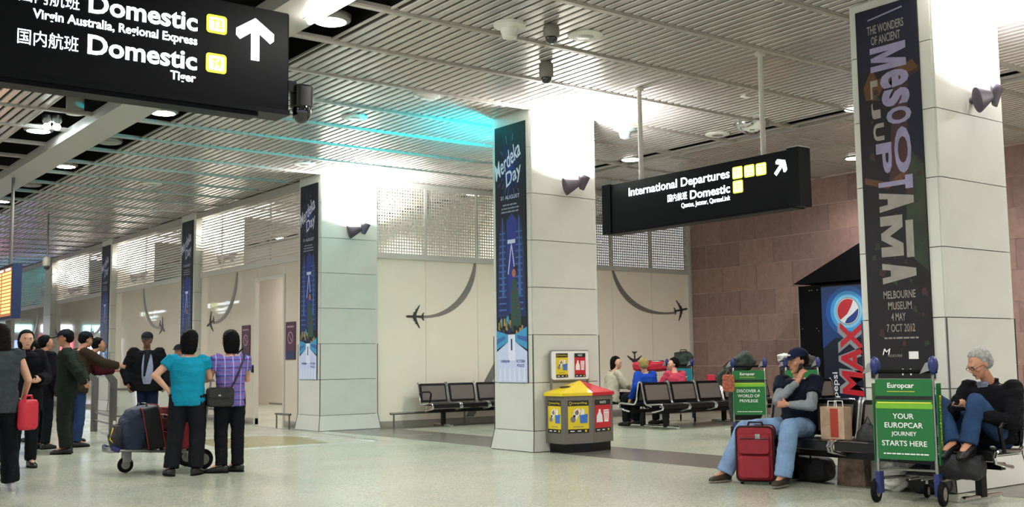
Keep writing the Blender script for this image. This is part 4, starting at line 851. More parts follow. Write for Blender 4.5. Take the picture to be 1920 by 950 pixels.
def person(name, label, loc, rz, J, st, vox=.011):
    """J: joints in the person's own frame; st: style"""
    t = thing('person', label, 'person', loc, rz)
    j = {k: V(v) for k, v in J.items()}; hs = st.get('head', 1.); g = st.get('girth', 1.)
    side = (j['shR'] - j['shL']).normalized(); hipm = (j['hipL'] + j['hipR']) / 2; shm = (j['shL'] + j['shR']) / 2
    hside = (j['hipR'] - j['hipL']).normalized()
    look = V(st.get('look', (0, 1, 0))).normalized(); hup = V(st.get('hup', (0, 0, 1)))
    upv = (shm - hipm).normalized(); fr = upv.cross(side).normalized() * -1
    def torso(mb, e, top=True, hem=.0, wf=1.):
        w2 = (j['shR'] - j['shL']).length / 2; secs = []; L = (shm - hipm).length
        prof = [(-.12 - hem, .155, .108), (-.05, .162, .112), (.06, .158, .108), (.3, .136 * wf, .098 * wf), (.5, .142 * wf, .1 * wf), (.72, .158, .112), (.88, .16, .104), (1.0, .13, .085), (1.07, .075, .07)]
        for f, a, b in prof:
            c = hipm + (shm - hipm) * f + fr * .015 * sin(pi * max(0, min(1, f)))
            sd = (hside * (1 - max(0, min(1, f))) + side * max(0, min(1, f))).normalized(); fw = upv.cross(sd).normalized()
            a *= g * w2 / .17; b *= g; secs.append((c, sd, fw, a + e, b + e))
        mb.loft(secs, 24)
        for k in ('L', 'R'): mb.ell(j['sh' + k] + (shm - j['sh' + k]) * .12, (.05 * g + e * .7, .05 * g + e * .7, .05 * g + e * .7), 12, 8)
    # ---- body, one continuous surface
    b = MB(); torso(b, 0); P, R = head(b, j['head'], look, hup, hs)
    b.cap(shm + upv * .03 - fr * .01, j['head'] - look * .012 - V((0, 0, .05)) * hs, .054 * g, .05, 12)
    for k in ('L', 'R'):
        sh, el, wr, hp, kn, an = (j[q + k] for q in ('sh', 'el', 'wr', 'hip', 'kn', 'an'))
        b.cap(sh, el, .047 * g, .037 * g); b.cap(el, wr, .037 * g, .025)
        d = (wr - el).normalized(); pn = V(st.get('palm' + k, (-1 if k == 'R' else 1, 0, 0))); hd = V(st.get('hand' + k, tuple(d)))
        hand(b, wr, hd, pn, 1 if k == 'R' else -1, st.get('curl', .5), .98 if g >= 1 else .9)
        b.cap(hp, kn, .08 * g, .052 * g); b.cap(kn, an, .052 * g, .035)
        b.cap(an, an + (V(st.get('toe' + k, (0, 1, 0))).normalized()) * .1 - V((0, 0, .03)), .035, .03)
    body = smooth_remesh(b, 'body', vox if vox > .009 else .0075, [st.get('skin', 'skin')], t, iters=2)
    # ---- face details
    if st.get('face', True):
        for q in (-1, 1):
            m = MB(); m.ell(P(q * .031, .078, .0), (.0125 * hs, .012 * hs, .007 * hs), 10, 6, R); o = m.build('eye', 'eye_white', t)
            MB().ell(P(q * .031, .0885, -.001), (.006 * hs, .004 * hs, .006 * hs), 8, 6, R).build('iris', 'eye_dark', o)
            MB().ell(P(q * .031, .094, .02), (.017 * hs, .006 * hs, .0035 * hs), 8, 5, R).build('eyebrow', st.get('hairmat', 'hair_black'), t)
        MB().ell(P(0, .094, -.0625), (.023 * hs, .009 * hs, .006 * hs), 10, 6, R).build('mouth', 'lips', t)
    # ---- trousers
    e = .016; m = MB()
    w2 = (j['hipR'] - j['hipL']).length / 2
    tx = st.get('waist', .16)
    secs = []
    for f, a, bb in ((-.16, .13, .1), (-.05, .165, .118), (.06, .162, .116), (tx, .15, .106)):
        c = hipm + (shm - hipm) * f; q_ = e if f < -.1 else -.006; secs.append((c, hside, upv.cross(hside).normalized(), a * g + q_, bb * g + q_))
    m.loft(secs, 22); lw = st.get('leg', 1.); cuff = st.get('cuff', .068)
    for k in ('L', 'R'):
        hp, kn, an = j['hip' + k], j['kn' + k], j['an' + k]
        m.cap(hp, kn, .088 * g + e * lw, (.06 * g + e) * lw, 14)
        d, s, u = frame(an - kn); an2 = an - d * .01
        m.ell(kn, ((.06 * g + e) * lw,) * 3, 12, 8)
        m.loft([(kn, s, u, (.06 * g + e) * lw, (.062 * g + e) * lw), (kn + (an2 - kn) * .4, s, u, (.056 * g + e) * lw, (.06 * g + e) * lw), (an2, s, u, cuff, cuff * 1.05), (an2 + d * .012, s, u, cuff * .96, cuff)], 14)
    smooth_remesh(m, 'trousers', vox, [st.get('pants', 'pants_black')], t, .006, 8, 2)
    # ---- top
    m = MB(); e = st.get('loose', .018); hem = st.get('hem', .08); torso(m, e, hem=hem, wf=st.get('wf', 1.05))
    sl = st.get('sleeve', 1.)
    for k in ('L', 'R'):
        sh, el, wr = j['sh' + k], j['el' + k], j['wr' + k]
        if sl <= 0: continue
        r = .05 * g + e
        if sl <= 1:
            q = sh + (el - sh) * sl; d, s, u = frame(q - sh); m.loft([(sh - d * .02, s, u, r, r), (sh + (q - sh) * .5, s, u, r * .98, r * .98), (q, s, u, r * .95, r * .95)], 14)
        else:
            m.cap(sh, el, r - e * .3, .043 * g + e * .9, 12); q = el + (wr - el) * (sl - 1); d, s, u = frame(q - el); m.loft([(el - d * .01, s, u, .042 * g + e * .9, .042 * g + e * .9), (q, s, u, .034 * g + e * .6, .034 * g + e * .6), (q + d * .008, s, u, .03 * g + e * .5, .03 * g + e * .5)], 12)
    if st.get('collar'):
        m.loft([(shm + upv * .02, side, fr, .075, .075), (shm + upv * .075 - fr * .005, side, fr, .068, .07), (shm + upv * .08 - fr * .005, side, fr, .06, .062)], 14)
    if st.get('hood'): m.ell(shm - fr * .09 + upv * .02, (.11, .06, .06), 14, 8, Matrix((side, fr, upv)).transposed())
    smooth_remesh(m, st.get('topname', 'shirt'), vox, [st.get('top', 'top_black')], t, st.get('wr', .008), st.get('ws', 9), 2)
    # ---- shoes
    for k in ('L', 'R'):
        an = j['an' + k]; d = V(st.get('toe' + k, (0, 1, 0))).normalized(); zz = V(st.get('soleup', (0, 0, 1))); s = d.cross(zz).normalized(); u = s.cross(d); base = an - u * .085 * st.get('ank', 1)
        q = lambda y, z: base + d * y + u * z
        m = MB(); m.loft([(q(-.075, .045), s, u, .022, .03), (q(-.06, .045), s, u, .034, .043), (q(-.01, .05), s, u, .038, .05), (q(.06, .04), s, u, .044, .04), (q(.13, .03), s, u, .047, .03), (q(.18, .024), s, u, .036, .023), (q(.2, .02), s, u, .015, .012)], 14, .8)
        o = m.build('shoe', st.get('shoe', 'shoe_black'), t); m = MB(); m.loft([(q(-.08, z), s, d, .001, .001) for z in (0,)] and [(q(.06, -.002), s, d, .044, .142), (q(.06, .014), s, d, .046, .145)], 18, .75); m.build('sole', st.get('sole', 'rubber'), o)
    # ---- hair / cap
    hm = st.get('hairmat', 'hair_black'); hair = st.get('hair', 'short')
    if hair:
        m = MB(); e = .012 if hair != 'bald' else .004
        Rm = R
        m.ell(P(0, -.022, .042), ((.079 + e) * hs, (.09 + e) * hs, (.08 + e) * hs), 20, 12, Rm)
        if hair == 'short': m.ell(P(0, -.05, .0), ((.074 + e * .5) * hs, (.062 + e) * hs, (.075) * hs), 16, 10, Rm)
        if hair == 'bob': m.loft([(P(0, -.03, .06), R.col[0], R.col[1], .09 * hs, .095 * hs), (P(0, -.038, 0), R.col[0], R.col[1], .098 * hs, .092 * hs), (P(0, -.04, -.06), R.col[0], R.col[1], .094 * hs, .08 * hs), (P(0, -.045, -.115), R.col[0], R.col[1], .084 * hs, .066 * hs), (P(0, -.05, -.145), R.col[0], R.col[1], .06 * hs, .045 * hs)], 18)
        if hair == 'long': m.loft([(P(0, -.03, .06), R.col[0], R.col[1], .088 * hs, .095 * hs), (P(0, -.04, -.03), R.col[0], R.col[1], .096 * hs, .088 * hs), (P(0, -.06, -.15), R.col[0], R.col[1], .1 * hs, .06 * hs), (P(0, -.075, -.29), R.col[0], R.col[1], .1 * hs, .05 * hs), (P(0, -.085, -.42), R.col[0], R.col[1], .07 * hs, .025 * hs)], 18)
        # keep the face free: cut vertices in front by pulling them inside the skull
        cc = V(j['head']); f_, s_, u_ = R.col[1], R.col[0], R.col[2]; vv = []
        for p in m.v:
            p = V(p); q = p - cc; y = q.dot(f_) / hs; z = q.dot(u_) / hs
            lim = .035 + .05 * max(0, min(1, (z - .055) / .05)) + (.0 if z > .03 else 0)
            if z < .075 and y > lim - .02: p = p - f_ * (y - (lim - .02)) * hs
            vv.append(tuple(p))
        m.v = vv
        smooth_remesh(m, 'hair', max(.009, vox * .8), [hm], t, .005, 30, 2)
    if st.get('cap'):
        m = MB(); cc = P(0, -.012, .055); f_, s_, u_ = R.col[1], R.col[0], R.col[2]
        secs = []
        for a in range(0, 91, 15):
            r_ = radians(a); secs.append((cc + u_ * (.085 * sin(r_) - .005) * hs, s_, f_, (.092 * cos(r_) + .002) * hs, (.108 * cos(r_) + .002) * hs))
        m.loft(secs, 22); o = m.build('cap', st['cap'], t)
        m = MB(); pts = [(x * .078 * hs, y * hs) for x, y in [(-1, .0), (-.98, .06), (-.7, .11), (-.3, .13), (0, .135), (.3, .13), (.7, .11), (.98, .06), (1, 0)]]
        m.add([cc + s_ * x + f_ * (.075 * hs + y) + u_ * (-.004 - y * .18 - abs(x) * .12 + dz) for dz in (0, .006) for x, y in pts], [tuple(range(9)), tuple(range(17, 8, -1))] + [(i, (i + 1) % 9, (i + 1) % 9 + 9, i + 9) for i in range(9)])
        m.build('brim', st['cap'], o)
        if st.get('captext'):
            m = MB(); q = cc + f_ * .112 * hs + u_ * .018 * hs; dashes(m, q - u_ * .005, s_, u_, .085, .018, seed=2, lift=.001); m.build('cap_lettering', 'white_print', o)
    return t
def stand(h=1.7, lean=0, **o):
    s = h / 1.7
    J = dict(head=(0, .035, 1.575), shL=(-.172, 0, 1.385), shR=(.172, 0, 1.385), elL=(-.235, -.03, 1.11), elR=(.235, -.03, 1.11), wrL=(-.245, .05, .87), wrR=(.245, .05, .87),
             hipL=(-.085, 0, .9), hipR=(.085, 0, .9), knL=(-.1, .02, .49), knR=(.1, .02, .49), anL=(-.105, -.02, .087), anR=(.105, -.02, .087))
    J = {k: V(v) * s for k, v in J.items()}
    J['anL'].z = J['anR'].z = .087
    for k, v in o.items(): J[k] = V(v) * s if k[:2] != 'an' else V(v)
    return J
def face(x, y, deg): return -atan2(x, y) + radians(deg)
for k, c in dict(pants_black='#15161b', pants_char='#191b20', pants_navy='#161c33', pants_greengrey='#20241f', top_black='#0e0e13', top_navy='#141a2e', jacket_brown='#33291f', jacket_greengrey='#212722', maroon='#40121c', grey_top='#3c4145', shirt_grey='#8a90a6', cream_jkt='#b9b39d', blue_jkt='#18409a', pink_jkt='#c0455a', grey_sleeve='#80858a', vest='#181d2a', black_jkt='#101014').items(): mat(k, c, .85, 0, .12, 14, bump=.25, bscale=120)
mat('teal_top', '#1289a6', .8, 0, .08, 10, bump=.2, bscale=100)
def denim(name, col):
    m = mat(name, col, .85, 0, .22, 7, bump=.35, bscale=180); return m
denim('jeans_light', '#7f9cc0'); denim('jeans_dark', '#2c4466'); denim('jeans_mid', '#283a5c')
for k, c in dict(hair_black='#060506', hair_brown='#120a07', hair_dbrown='#0c0706', hair_blond='#9c8a55', hair_grey='#9a9a96').items(): mat(k, c, .6, 0, .3, 40, bump=.5, bscale=150)
mat('cap_black', '#1a1d24', .8); mat('cap_navy', '#161f38', .8); mat('shoe_black', '#0e0e10', .4); mat('shoe_white', '#b9b9bd', .5); mat('shoe_brown', '#33291f', .6)
# violet plaid
pl = mat('plaid', '#7a68a8', .85); nt = pl.node_tree; n = nt.nodes; L = nt.links; b = n['Principled BSDF']
tc = n.new('ShaderNodeTexCoord'); sep = n.new('ShaderNodeSeparateXYZ'); L.new(tc.outputs['Object'], sep.inputs[0])
def stripes(sock, fq, th):
    a = n.new('ShaderNodeMath'); a.operation = 'MULTIPLY'; a.inputs[1].default_value = fq; L.new(sock, a.inputs[0]); f = n.new('ShaderNodeMath'); f.operation = 'FRACT'; L.new(a.outputs[0], f.inputs[0]); g = n.new('ShaderNodeMath'); g.operation = 'LESS_THAN'; g.inputs[1].default_value = th; L.new(f.outputs[0], g.inputs[0]); return g.outputs[0]
base = rgb('#6f63a6')
def mixc(prev, fac, col):
    x = n.new('ShaderNodeMix'); x.data_type = 'RGBA'; L.new(fac, x.inputs[0]); x.inputs[7].default_value = rgb(col)
    if prev is None: x.inputs[6].default_value = base
    else: L.new(prev, x.inputs[6])
    return x.outputs[2]
o_ = mixc(None, stripes(sep.outputs[0], 22, .35), '#94567e'); o_ = mixc(o_, stripes(sep.outputs[2], 20, .3), '#5a6fb5'); o_ = mixc(o_, stripes(sep.outputs[2], 11, .12), '#3f3f86'); o_ = mixc(o_, stripes(sep.outputs[0], 11, .1), '#b9a6cc')
L.new(o_, b.inputs['Base Color'])
FAR = .017
# woman in the teal top, back to the camera, left hand on the hip
x, y = 4.47, 12.0
person('teal', 'woman in a bright teal top, back turned, hand on hip beside the luggage cart', (x, y, 0), face(x, y, -6), stand(1.6, head=(.02, .06, 1.585), shL=(-.185, 0, 1.37), shR=(.185, .02, 1.36), elL=(-.37, -.07, 1.18), wrL=(-.215, -.03, 1.0), elR=(.24, .1, 1.14), wrR=(.2, .33, 1.12), hipL=(-.1, 0, .9), hipR=(.1, 0, .9), anL=(-.16, -.05, .087), anR=(.10, -.03, .087), knL=(-.13, .01, .49), knR=(.12, .02, .49)),
       dict(top='teal_top', topname='teal_top', pants='pants_char', hair='bob', sleeve=.45, hem=.06, girth=1.12, leg=1.12, cuff=.085, look=(.35, .94, -.05), head=1.04, handL=(.6, .2, -.5), palmL=(.3, .9, 0), toeL=(-.45, .9, 0), toeR=(.3, .9, 0), skin='skin_light', curl=.6, face=False, wr=.006), .010)
# woman in the plaid shirt
x, y = 4.95, 11.95
pw = person('plaid', 'woman in a violet plaid shirt and black trousers with a black shoulder bag, back turned', (x, y, 0), face(x, y, 12), stand(1.6, head=(0, .05, 1.59), shL=(-.17, 0, 1.37), shR=(.17, 0, 1.37), elL=(-.25, .03, 1.13), wrL=(-.27, .25, 1.13), elR=(.22, .06, 1.12), wrR=(.08, .28, 1.1), anL=(-.09, -.02, .087), anR=(.1, .02, .087)),
       dict(top='plaid', topname='plaid_shirt', pants='pants_black', hair='bob', sleeve=.55, hem=.1, girth=1.02, look=(-.25, .96, 0), head=1.02, toeL=(-.9, .4, 0), toeR=(-.7, .7, 0), skin='skin_light', face=False, loose=.024), .010)
t = thing('shoulder_bag', 'black shoulder bag hanging at the hip of the woman in plaid', 'bag', (x, y, 0), face(x, y, 12))
MB().rbox((-.14, -.13, .86), (.3, .12, .22), .04, ax=1).build('bag_body', mat('bag_black', '#111114', .5, bump=.3, bscale=50), t); MB().rbox((-.14, -.195, .91), (.28, .02, .12), .03, ax=1).build('flap', 'bag_black', t); MB().box((-.16, -.21, .88), (.03, .01, .02)).build('clasp', 'steel', t)
MB().tube([(-.02, -.16, .96), (.07, -.145, 1.15), (.14, -.1, 1.33), (.15, -.02, 1.42), (.1, .1, 1.35)], .011, 6).build('strap', 'bag_black', t)
t = thing('papers', 'white folded papers held by the woman in plaid', 'papers', (4.78, 12.2, 1.07), .4); MB().box((0, 0, 0), (.16, .1, .012), Matrix.Rotation(.5, 3, 'Y')).box((.01, .01, .015), (.15, .1, .006), Matrix.Rotation(.35, 3, 'Y')).build('sheets', 'white_print', t, ang=0)
# man in black jacket behind the cart
x, y = 5.82, 17.47
person('blackjacket', 'man in cap and open black jacket over a grey shirt, facing us behind the cart', (x, y, 0), face(x, y, 186), stand(1.76, shL=(-.2, 0, 1.38), shR=(.2, 0, 1.38), elL=(-.3, -.02, 1.1), elR=(.3, -.02, 1.1), wrL=(-.27, .1, .88), wrR=(.27, .1, .88)),
       dict(top='black_jkt', topname='jacket', pants='pants_navy', hair='short', sleeve=1.9, hem=.12, girth=1.15, loose=.045, cap='cap_black', skin='skin_dark', look=(.25, .95, -.1), wr=.012), .013)
m = MB(); m.loft([((0, .15, .93), X_, Y_, .06, .03), ((0, .17, 1.05), X_, Y_, .085, .035), ((0, .175, 1.2), X_, Y_, .09, .035), ((0, .15, 1.36), X_, Y_, .07, .03), ((0, .11, 1.44), X_, Y_, .05, .03)], 14)
o = m.build('grey_shirt', 'shirt_grey', bpy.context.scene.objects['person.002'] if 'person.002' in bpy.context.scene.objects else None); o['label'] = 'grey shirt front'
MB().loft([((.05, .2, 1.05), X_, Y_, .015, .008), ((.03, .215, 1.25), X_, Y_, .03, .012), ((0, .17, 1.43), X_, Y_, .05, .02), ((-.0, .13, 1.47), X_, Y_, .055, .03)], 10).build('dark_scarf', 'pants_char', o.parent)
# man in green-grey with cap, profile left, hands behind
x, y = 4.25, 16.13
person('guard', 'man in dark green-grey work clothes and cap in profile, hands clasped behind his back', (x, y, 0), face(x, y, 84), stand(1.75, shL=(-.18, 0, 1.37), shR=(.18, 0, 1.37), elL=(-.27, -.16, 1.12), elR=(.27, -.16, 1.12), wrL=(-.08, -.24, .95), wrR=(.1, -.24, .97)),
       dict(top='jacket_greengrey', topname='jacket', pants='pants_greengrey', hair='short', hairmat='hair_dbrown', sleeve=1.9, hem=.14, girth=1.1, loose=.035, cap='cap_black', look=(0, .98, -.12), handL=(.8, -.1, -.3), handR=(-.8, -.1, -.3), palmL=(0, -1, 0), palmR=(0, -1, 0), leg=1.15, collar=1, wr=.012, cuff=.08), .013)
# dark haired woman
x, y = 3.27, 14.3
person('dark', 'dark-haired woman in a long black coat looking back over the crowd', (x, y, 0), face(x, y, 196), stand(1.68, elL=(-.24, .05, 1.1), wrL=(-.1, .25, 1.08), elR=(.25, -.02, 1.1)),
       dict(top='top_black', topname='coat', pants='pants_black', hair='bob', hairmat='hair_dbrown', sleeve=1.9, hem=.3, girth=1.12, loose=.04, look=(.1, .97, 0), skin='skin_light', collar=1), .014)
x, y = 4.22, 17.3
person('p3', 'short-haired young man in black between the dark-haired woman and the capped man', (x, y, 0), face(x, y, -50), stand(1.7), dict(top='top_black', topname='jacket', pants='pants_black', sleeve=1.9, hem=.1, loose=.035, look=(.4, .9, 0), collar=1), .015)
x, y = 4.72, 17.35
person('m5', 'man in a dark cap and brown jacket behind the capped man in profile', (x, y, 0), face(x, y, -70), stand(1.76, head=(.0, .12, 1.575), shL=(-.19, .04, 1.38), shR=(.19, .04, 1.38), elR=(.24, .3, 1.22), wrR=(.2, .55, 1.18)), dict(top='jacket_brown', topname='jacket', pants='jeans_mid', cap='cap_black', sleeve=1.9, hem=.1, girth=1.12, loose=.04, look=(0, .95, -.2), hood=1), .015)
x, y = 5.02, 18.6
person('m6', 'dark-haired person in a maroon jacket leaning on the queue rail', (x, y, 0), face(x, y, -80), stand(1.74, head=(0, .36, 1.535), shL=(-.17, .22, 1.36), shR=(.17, .22, 1.36), elL=(-.22, .36, 1.12), wrL=(-.16, .58, 1.12), elR=(.22, .36, 1.12), wrR=(.16, .58, 1.12)), dict(top='maroon', topname='jacket', pants='pants_black', sleeve=1.9, hem=.08, loose=.04, girth=1.1), .015)
x, y = 3.4, 15.5
person('brown', 'brown-haired person half hidden behind the long-haired woman at the left edge', (x - .25, y, 0), face(x, y, 200), stand(1.66), dict(top='pants_char', topname='coat', pants='pants_black', hair='long', hairmat='hair_brown', sleeve=1.9, hem=.2, loose=.03, skin='skin_light'), FAR)
x, y = 4.9, 19.2
person('far', 'short-haired person in navy far behind between the crowd', (x - .35, y, 0), face(x, y, 100), stand(1.66), dict(top='top_navy', topname='jacket', pants='pants_navy', sleeve=1.9, hem=.08, loose=.03), FAR)
x, y = 7.35, 20.2
person('behind', 'person in a dark cap mostly hidden behind the woman in teal', (x, y, 0), face(x, y, 160), stand(1.6), dict(top='top_navy', topname='jacket', pants='pants_black', cap='cap_black', sleeve=1.9, hem=.1, loose=.03), FAR)
# woman at the left edge
x, y = 2.44, 11.68
person('edge', 'woman with long dark hair, grey top and white shoes at the left edge, walking away', (x, y, 0), face(x, y, 18), stand(1.66, head=(0, .05, 1.57), elR=(.27, -.04, 1.12), wrR=(.28, .12, .93), anL=(-.1, -.16, .1), knL=(-.1, -.02, .5), anR=(.17, .1, .087), knR=(.14, .1, .5), elL=(-.25, 0, 1.1)),
       dict(top='grey_top', topname='grey_top', pants='pants_char', hair='long', hairmat='hair_brown', sleeve=.2, hem=.1, girth=1.06, shoe='shoe_white', sole='shoe_white', skin='skin_light', face=False, cuff=.085, leg=1.1, loose=.022), .010)
t = thing('tote_bag', 'bright red bag at the side of the long-haired woman at the left edge', 'bag', (x + .27, y - .02, .6), face(x, y, 60)); MB().rbox((0, 0, .15), (.24, .1, .3), .04, ax=1).build('bag_body', mat('bag_red', '#c8283c', .6, bump=.3, bscale=30), t); MB().tube([(-.08, 0, .28), (-.05, 0, .34), (.05, 0, .34), (.08, 0, .28)], .012, 6).build('handle', 'bag_red', t)
# ---- seated people of the rear bench (own axes = hall axes)
def seated_back(label, x, y, top, hairm, hair, look, h=1., gir=1.1, **k):
    J = dict(head=(0, .06, 1.12), shL=(-.19, .02, .93), shR=(.19, .02, .93), elL=(-.26, .12, .7), elR=(.26, .12, .7), wrL=(-.16, .34, .66), wrR=(.16, .34, .66), hipL=(-.1, -.02, .52), hipR=(.1, -.02, .52), knL=(-.13, .42, .53), knR=(.13, .42, .53), anL=(-.13, .42, .09), anR=(.13, .42, .09))
    J.update(k); return person('s', label, (x, y, 0), 0, J, dict(top=top, topname='jacket', pants='pants_black', hair=hair, hairmat=hairm, sleeve=1.9, hem=.05, girth=gir, loose=.04, look=look, skin='skin_light', hood=1, wr=.014), .013)
seated_back('blond person in a royal blue jacket seated back to back on the rear bench', 13.95, 14.42, 'blue_jkt', 'hair_blond', 'short', (.5, .85, 0), elL=(-.3, -.05, .72), wrL=(-.3, .1, .5))
seated_back('dark-haired person in a coral hooded jacket seated beside the blue jacket', 14.72, 14.42, 'pink_jkt', 'hair_dbrown', 'short', (-.85, .5, -.05))
x, y = 13.95, 15.36
person('cream', 'woman with dark bob hair in a cream jacket seated sideways by the cream wall', (x, y, 0), 0, dict(head=(.12, -.02, 1.16), shL=(.12, .17, .95), shR=(0, -.17, .96), elL=(.28, .2, .74), elR=(.12, -.27, .74), wrL=(.42, .02, .7), wrR=(.38, -.12, .7), hipL=(.0, .1, .5), hipR=(-.02, -.1, .5), knL=(.42, .06, .53), knR=(.42, -.12, .53), anL=(.44, .05, .09), anR=(.46, -.12, .09)),
       dict(top='cream_jkt', topname='jacket', pants='pants_black', hair='bob', hairmat='hair_dbrown', sleeve=1.9, hem=.05, loose=.035, look=(.35, -.93, -.1), skin='skin_light', toeL=(1, 0, 0), toeR=(1, -.2, 0)), .012)
t = thing('stool', 'small black stool under the woman in the cream jacket', 'seat', (13.92, 15.4, 0)); MB().rbox((0, 0, .415), (.42, .42, .05), .05).build('seat', 'mesh_seat', t)
for a in (-.17, .17):
    for c_ in (-.17, .17): MB().tube([(a, c_, .4), (a * 1.15, c_ * 1.15, .01)], .014, 6).build('leg', 'chrome', t)
# ---- man in the cap (hall axes, origin on the floor below his seat)
x, y = 8.82, 7.12
O8 = V((x, y, 0)); r8 = lambda a, b_, c_: V((a, b_, c_)) - O8
person('capman', 'man in a navy cap and light jeans seated with a phone at his ear', (x, y, 0), 0, dict(head=r8(8.76, 6.9, 1.19), shL=r8(8.86, 6.77, .99), shR=r8(8.79, 7.12, .985), elR=r8(8.58, 7.02, .81), wrR=r8(8.66, 6.82, 1.0), elL=r8(8.66, 6.68, .76), wrL=r8(8.58, 6.9, .77), hipL=r8(8.86, 6.9, .53), hipR=r8(8.86, 7.1, .53), knL=r8(8.42, 6.76, .56), anL=r8(8.34, 6.79, .1), knR=r8(8.46, 7.35, .52), anR=r8(8.28, 7.47, .095)),
       dict(top='vest', topname='sweater', pants='jeans_light', hair='short', hairmat='hair_dbrown', sleeve=.55, hem=.0, girth=1.06, loose=.03, cap='cap_navy', look=(-.86, .28, -.14), toeL=(-.93, -.2, 0), toeR=(-1, .1, 0), shoe='shoe_brown', sole='dev_grey', handR=(.1, -.35, .9), palmR=(.7, -.3, .2), handL=(-.3, .8, 0), palmL=(.9, .2, .1), curl=.8, cuff=.085, leg=1.12, skin='skin', waist=.12, captext='POLICE'), .009)
cm = [o for o in bpy.data.objects if o.get('label', '').startswith('man in a navy cap')][0]
sl = MB()
for a, b_, c_ in ((r8(8.79, 7.1, .965), r8(8.58, 7.02, .81), r8(8.65, 6.85, .97)), (r8(8.85, 6.79, .965), r8(8.66, 6.68, .76), r8(8.6, 6.87, .77))): sl.cap(a, b_, .062, .055, 12); sl.cap(b_, c_, .056, .038, 12)
smooth_remesh(sl, 'grey_sleeves', .009, ['grey_sleeve'], cm, .007, 14, 2)['label'] = 'grey sweater sleeves'
t = thing('mobile_phone', 'dark phone held to the ear of the man in the cap', 'phone', tuple(O8 + r8(8.72, 6.84, 1.115)), 0); MB().rbox((0, 0, .0), (.05, .012, .11), .008, R=Matrix.Rotation(.3, 3, 'X'), ax=1).build('handset', 'black_plastic', t)
# ---- older man on his phone
x, y = 8.87, 4.98
O9 = V((x, y, 0)); r9 = lambda a, b_, c_: V((a, b_, c_)) - O9
person('oldman', 'older grey-haired man in glasses, black jacket and jeans, knees up, looking down at his phone', (x, y, 0), 0, dict(head=r9(8.74, 4.98, 1.155), shL=r9(8.93, 4.79, .95), shR=r9(8.85, 5.16, .95), elR=r9(8.68, 5.22, .7), wrR=r9(8.52, 5.1, .79), elL=r9(8.8, 4.74, .66), wrL=r9(8.56, 4.92, .74), hipL=r9(8.9, 4.9, .53), hipR=r9(8.9, 5.08, .53), knL=r9(8.56, 4.93, .84), anL=r9(8.43, 4.94, .5), knR=r9(8.56, 5.27, .82), anR=r9(8.42, 5.07, .5)),
       dict(top='black_jkt', topname='jacket', pants='jeans_dark', hair='short', hairmat='hair_grey', sleeve=1.9, hem=.0, girth=1.02, loose=.032, look=(-.8, .38, -.42), hup=(-.4, .2, .9), toeL=(-.97, -.1, -.2), toeR=(-.97, .1, -.2), handR=(-.3, -.8, .1), palmR=(0, -.3, .9), handL=(-.4, .75, .3), palmL=(.2, .2, .9), curl=.8, cuff=.075, collar=1, waist=.12, wr=.012), .009)
om = [o for o in bpy.data.objects if o.get('label', '').startswith('older grey')][0]
f_ = V((-.8, .38, -.42)).normalized(); u_ = V((-.4, .2, .9)); u_ = (u_ - f_ * u_.dot(f_)).normalized(); s_ = f_.cross(u_); hc = r9(8.74, 4.98, 1.155); gl = MB()
for q in (-1, 1):
    c0 = hc + s_ * q * .032 + f_ * .104 - u_ * .002; gl.tube([c0 + s_ * .022 * cos(a * pi / 6) + u_ * .015 * sin(a * pi / 6) for a in range(13)], .0022, 5); gl.tube([c0 + s_ * q * .024, hc + s_ * q * .08 + f_ * .02], .002, 5)
gl.tube([hc - s_ * .01 + f_ * .107, hc + s_ * .01 + f_ * .107], .002, 5); gl.build('glasses', 'black_metal', om)
MB().box(r9(8.80, 4.985, .945), (.03, .09, .12), Matrix.Rotation(-.5, 3, 'Y')).build('shirt_front', 'shirt_grey', om)
t = thing('mobile_phone', 'dark phone in the hands of the older grey-haired man', 'phone', (8.44, 5.02, .79), .2); MB().rbox((0, 0, 0), (.06, .11, .012), .01, R=Matrix.Rotation(.6, 3, 'Y')).build('handset', 'black_plastic', t)
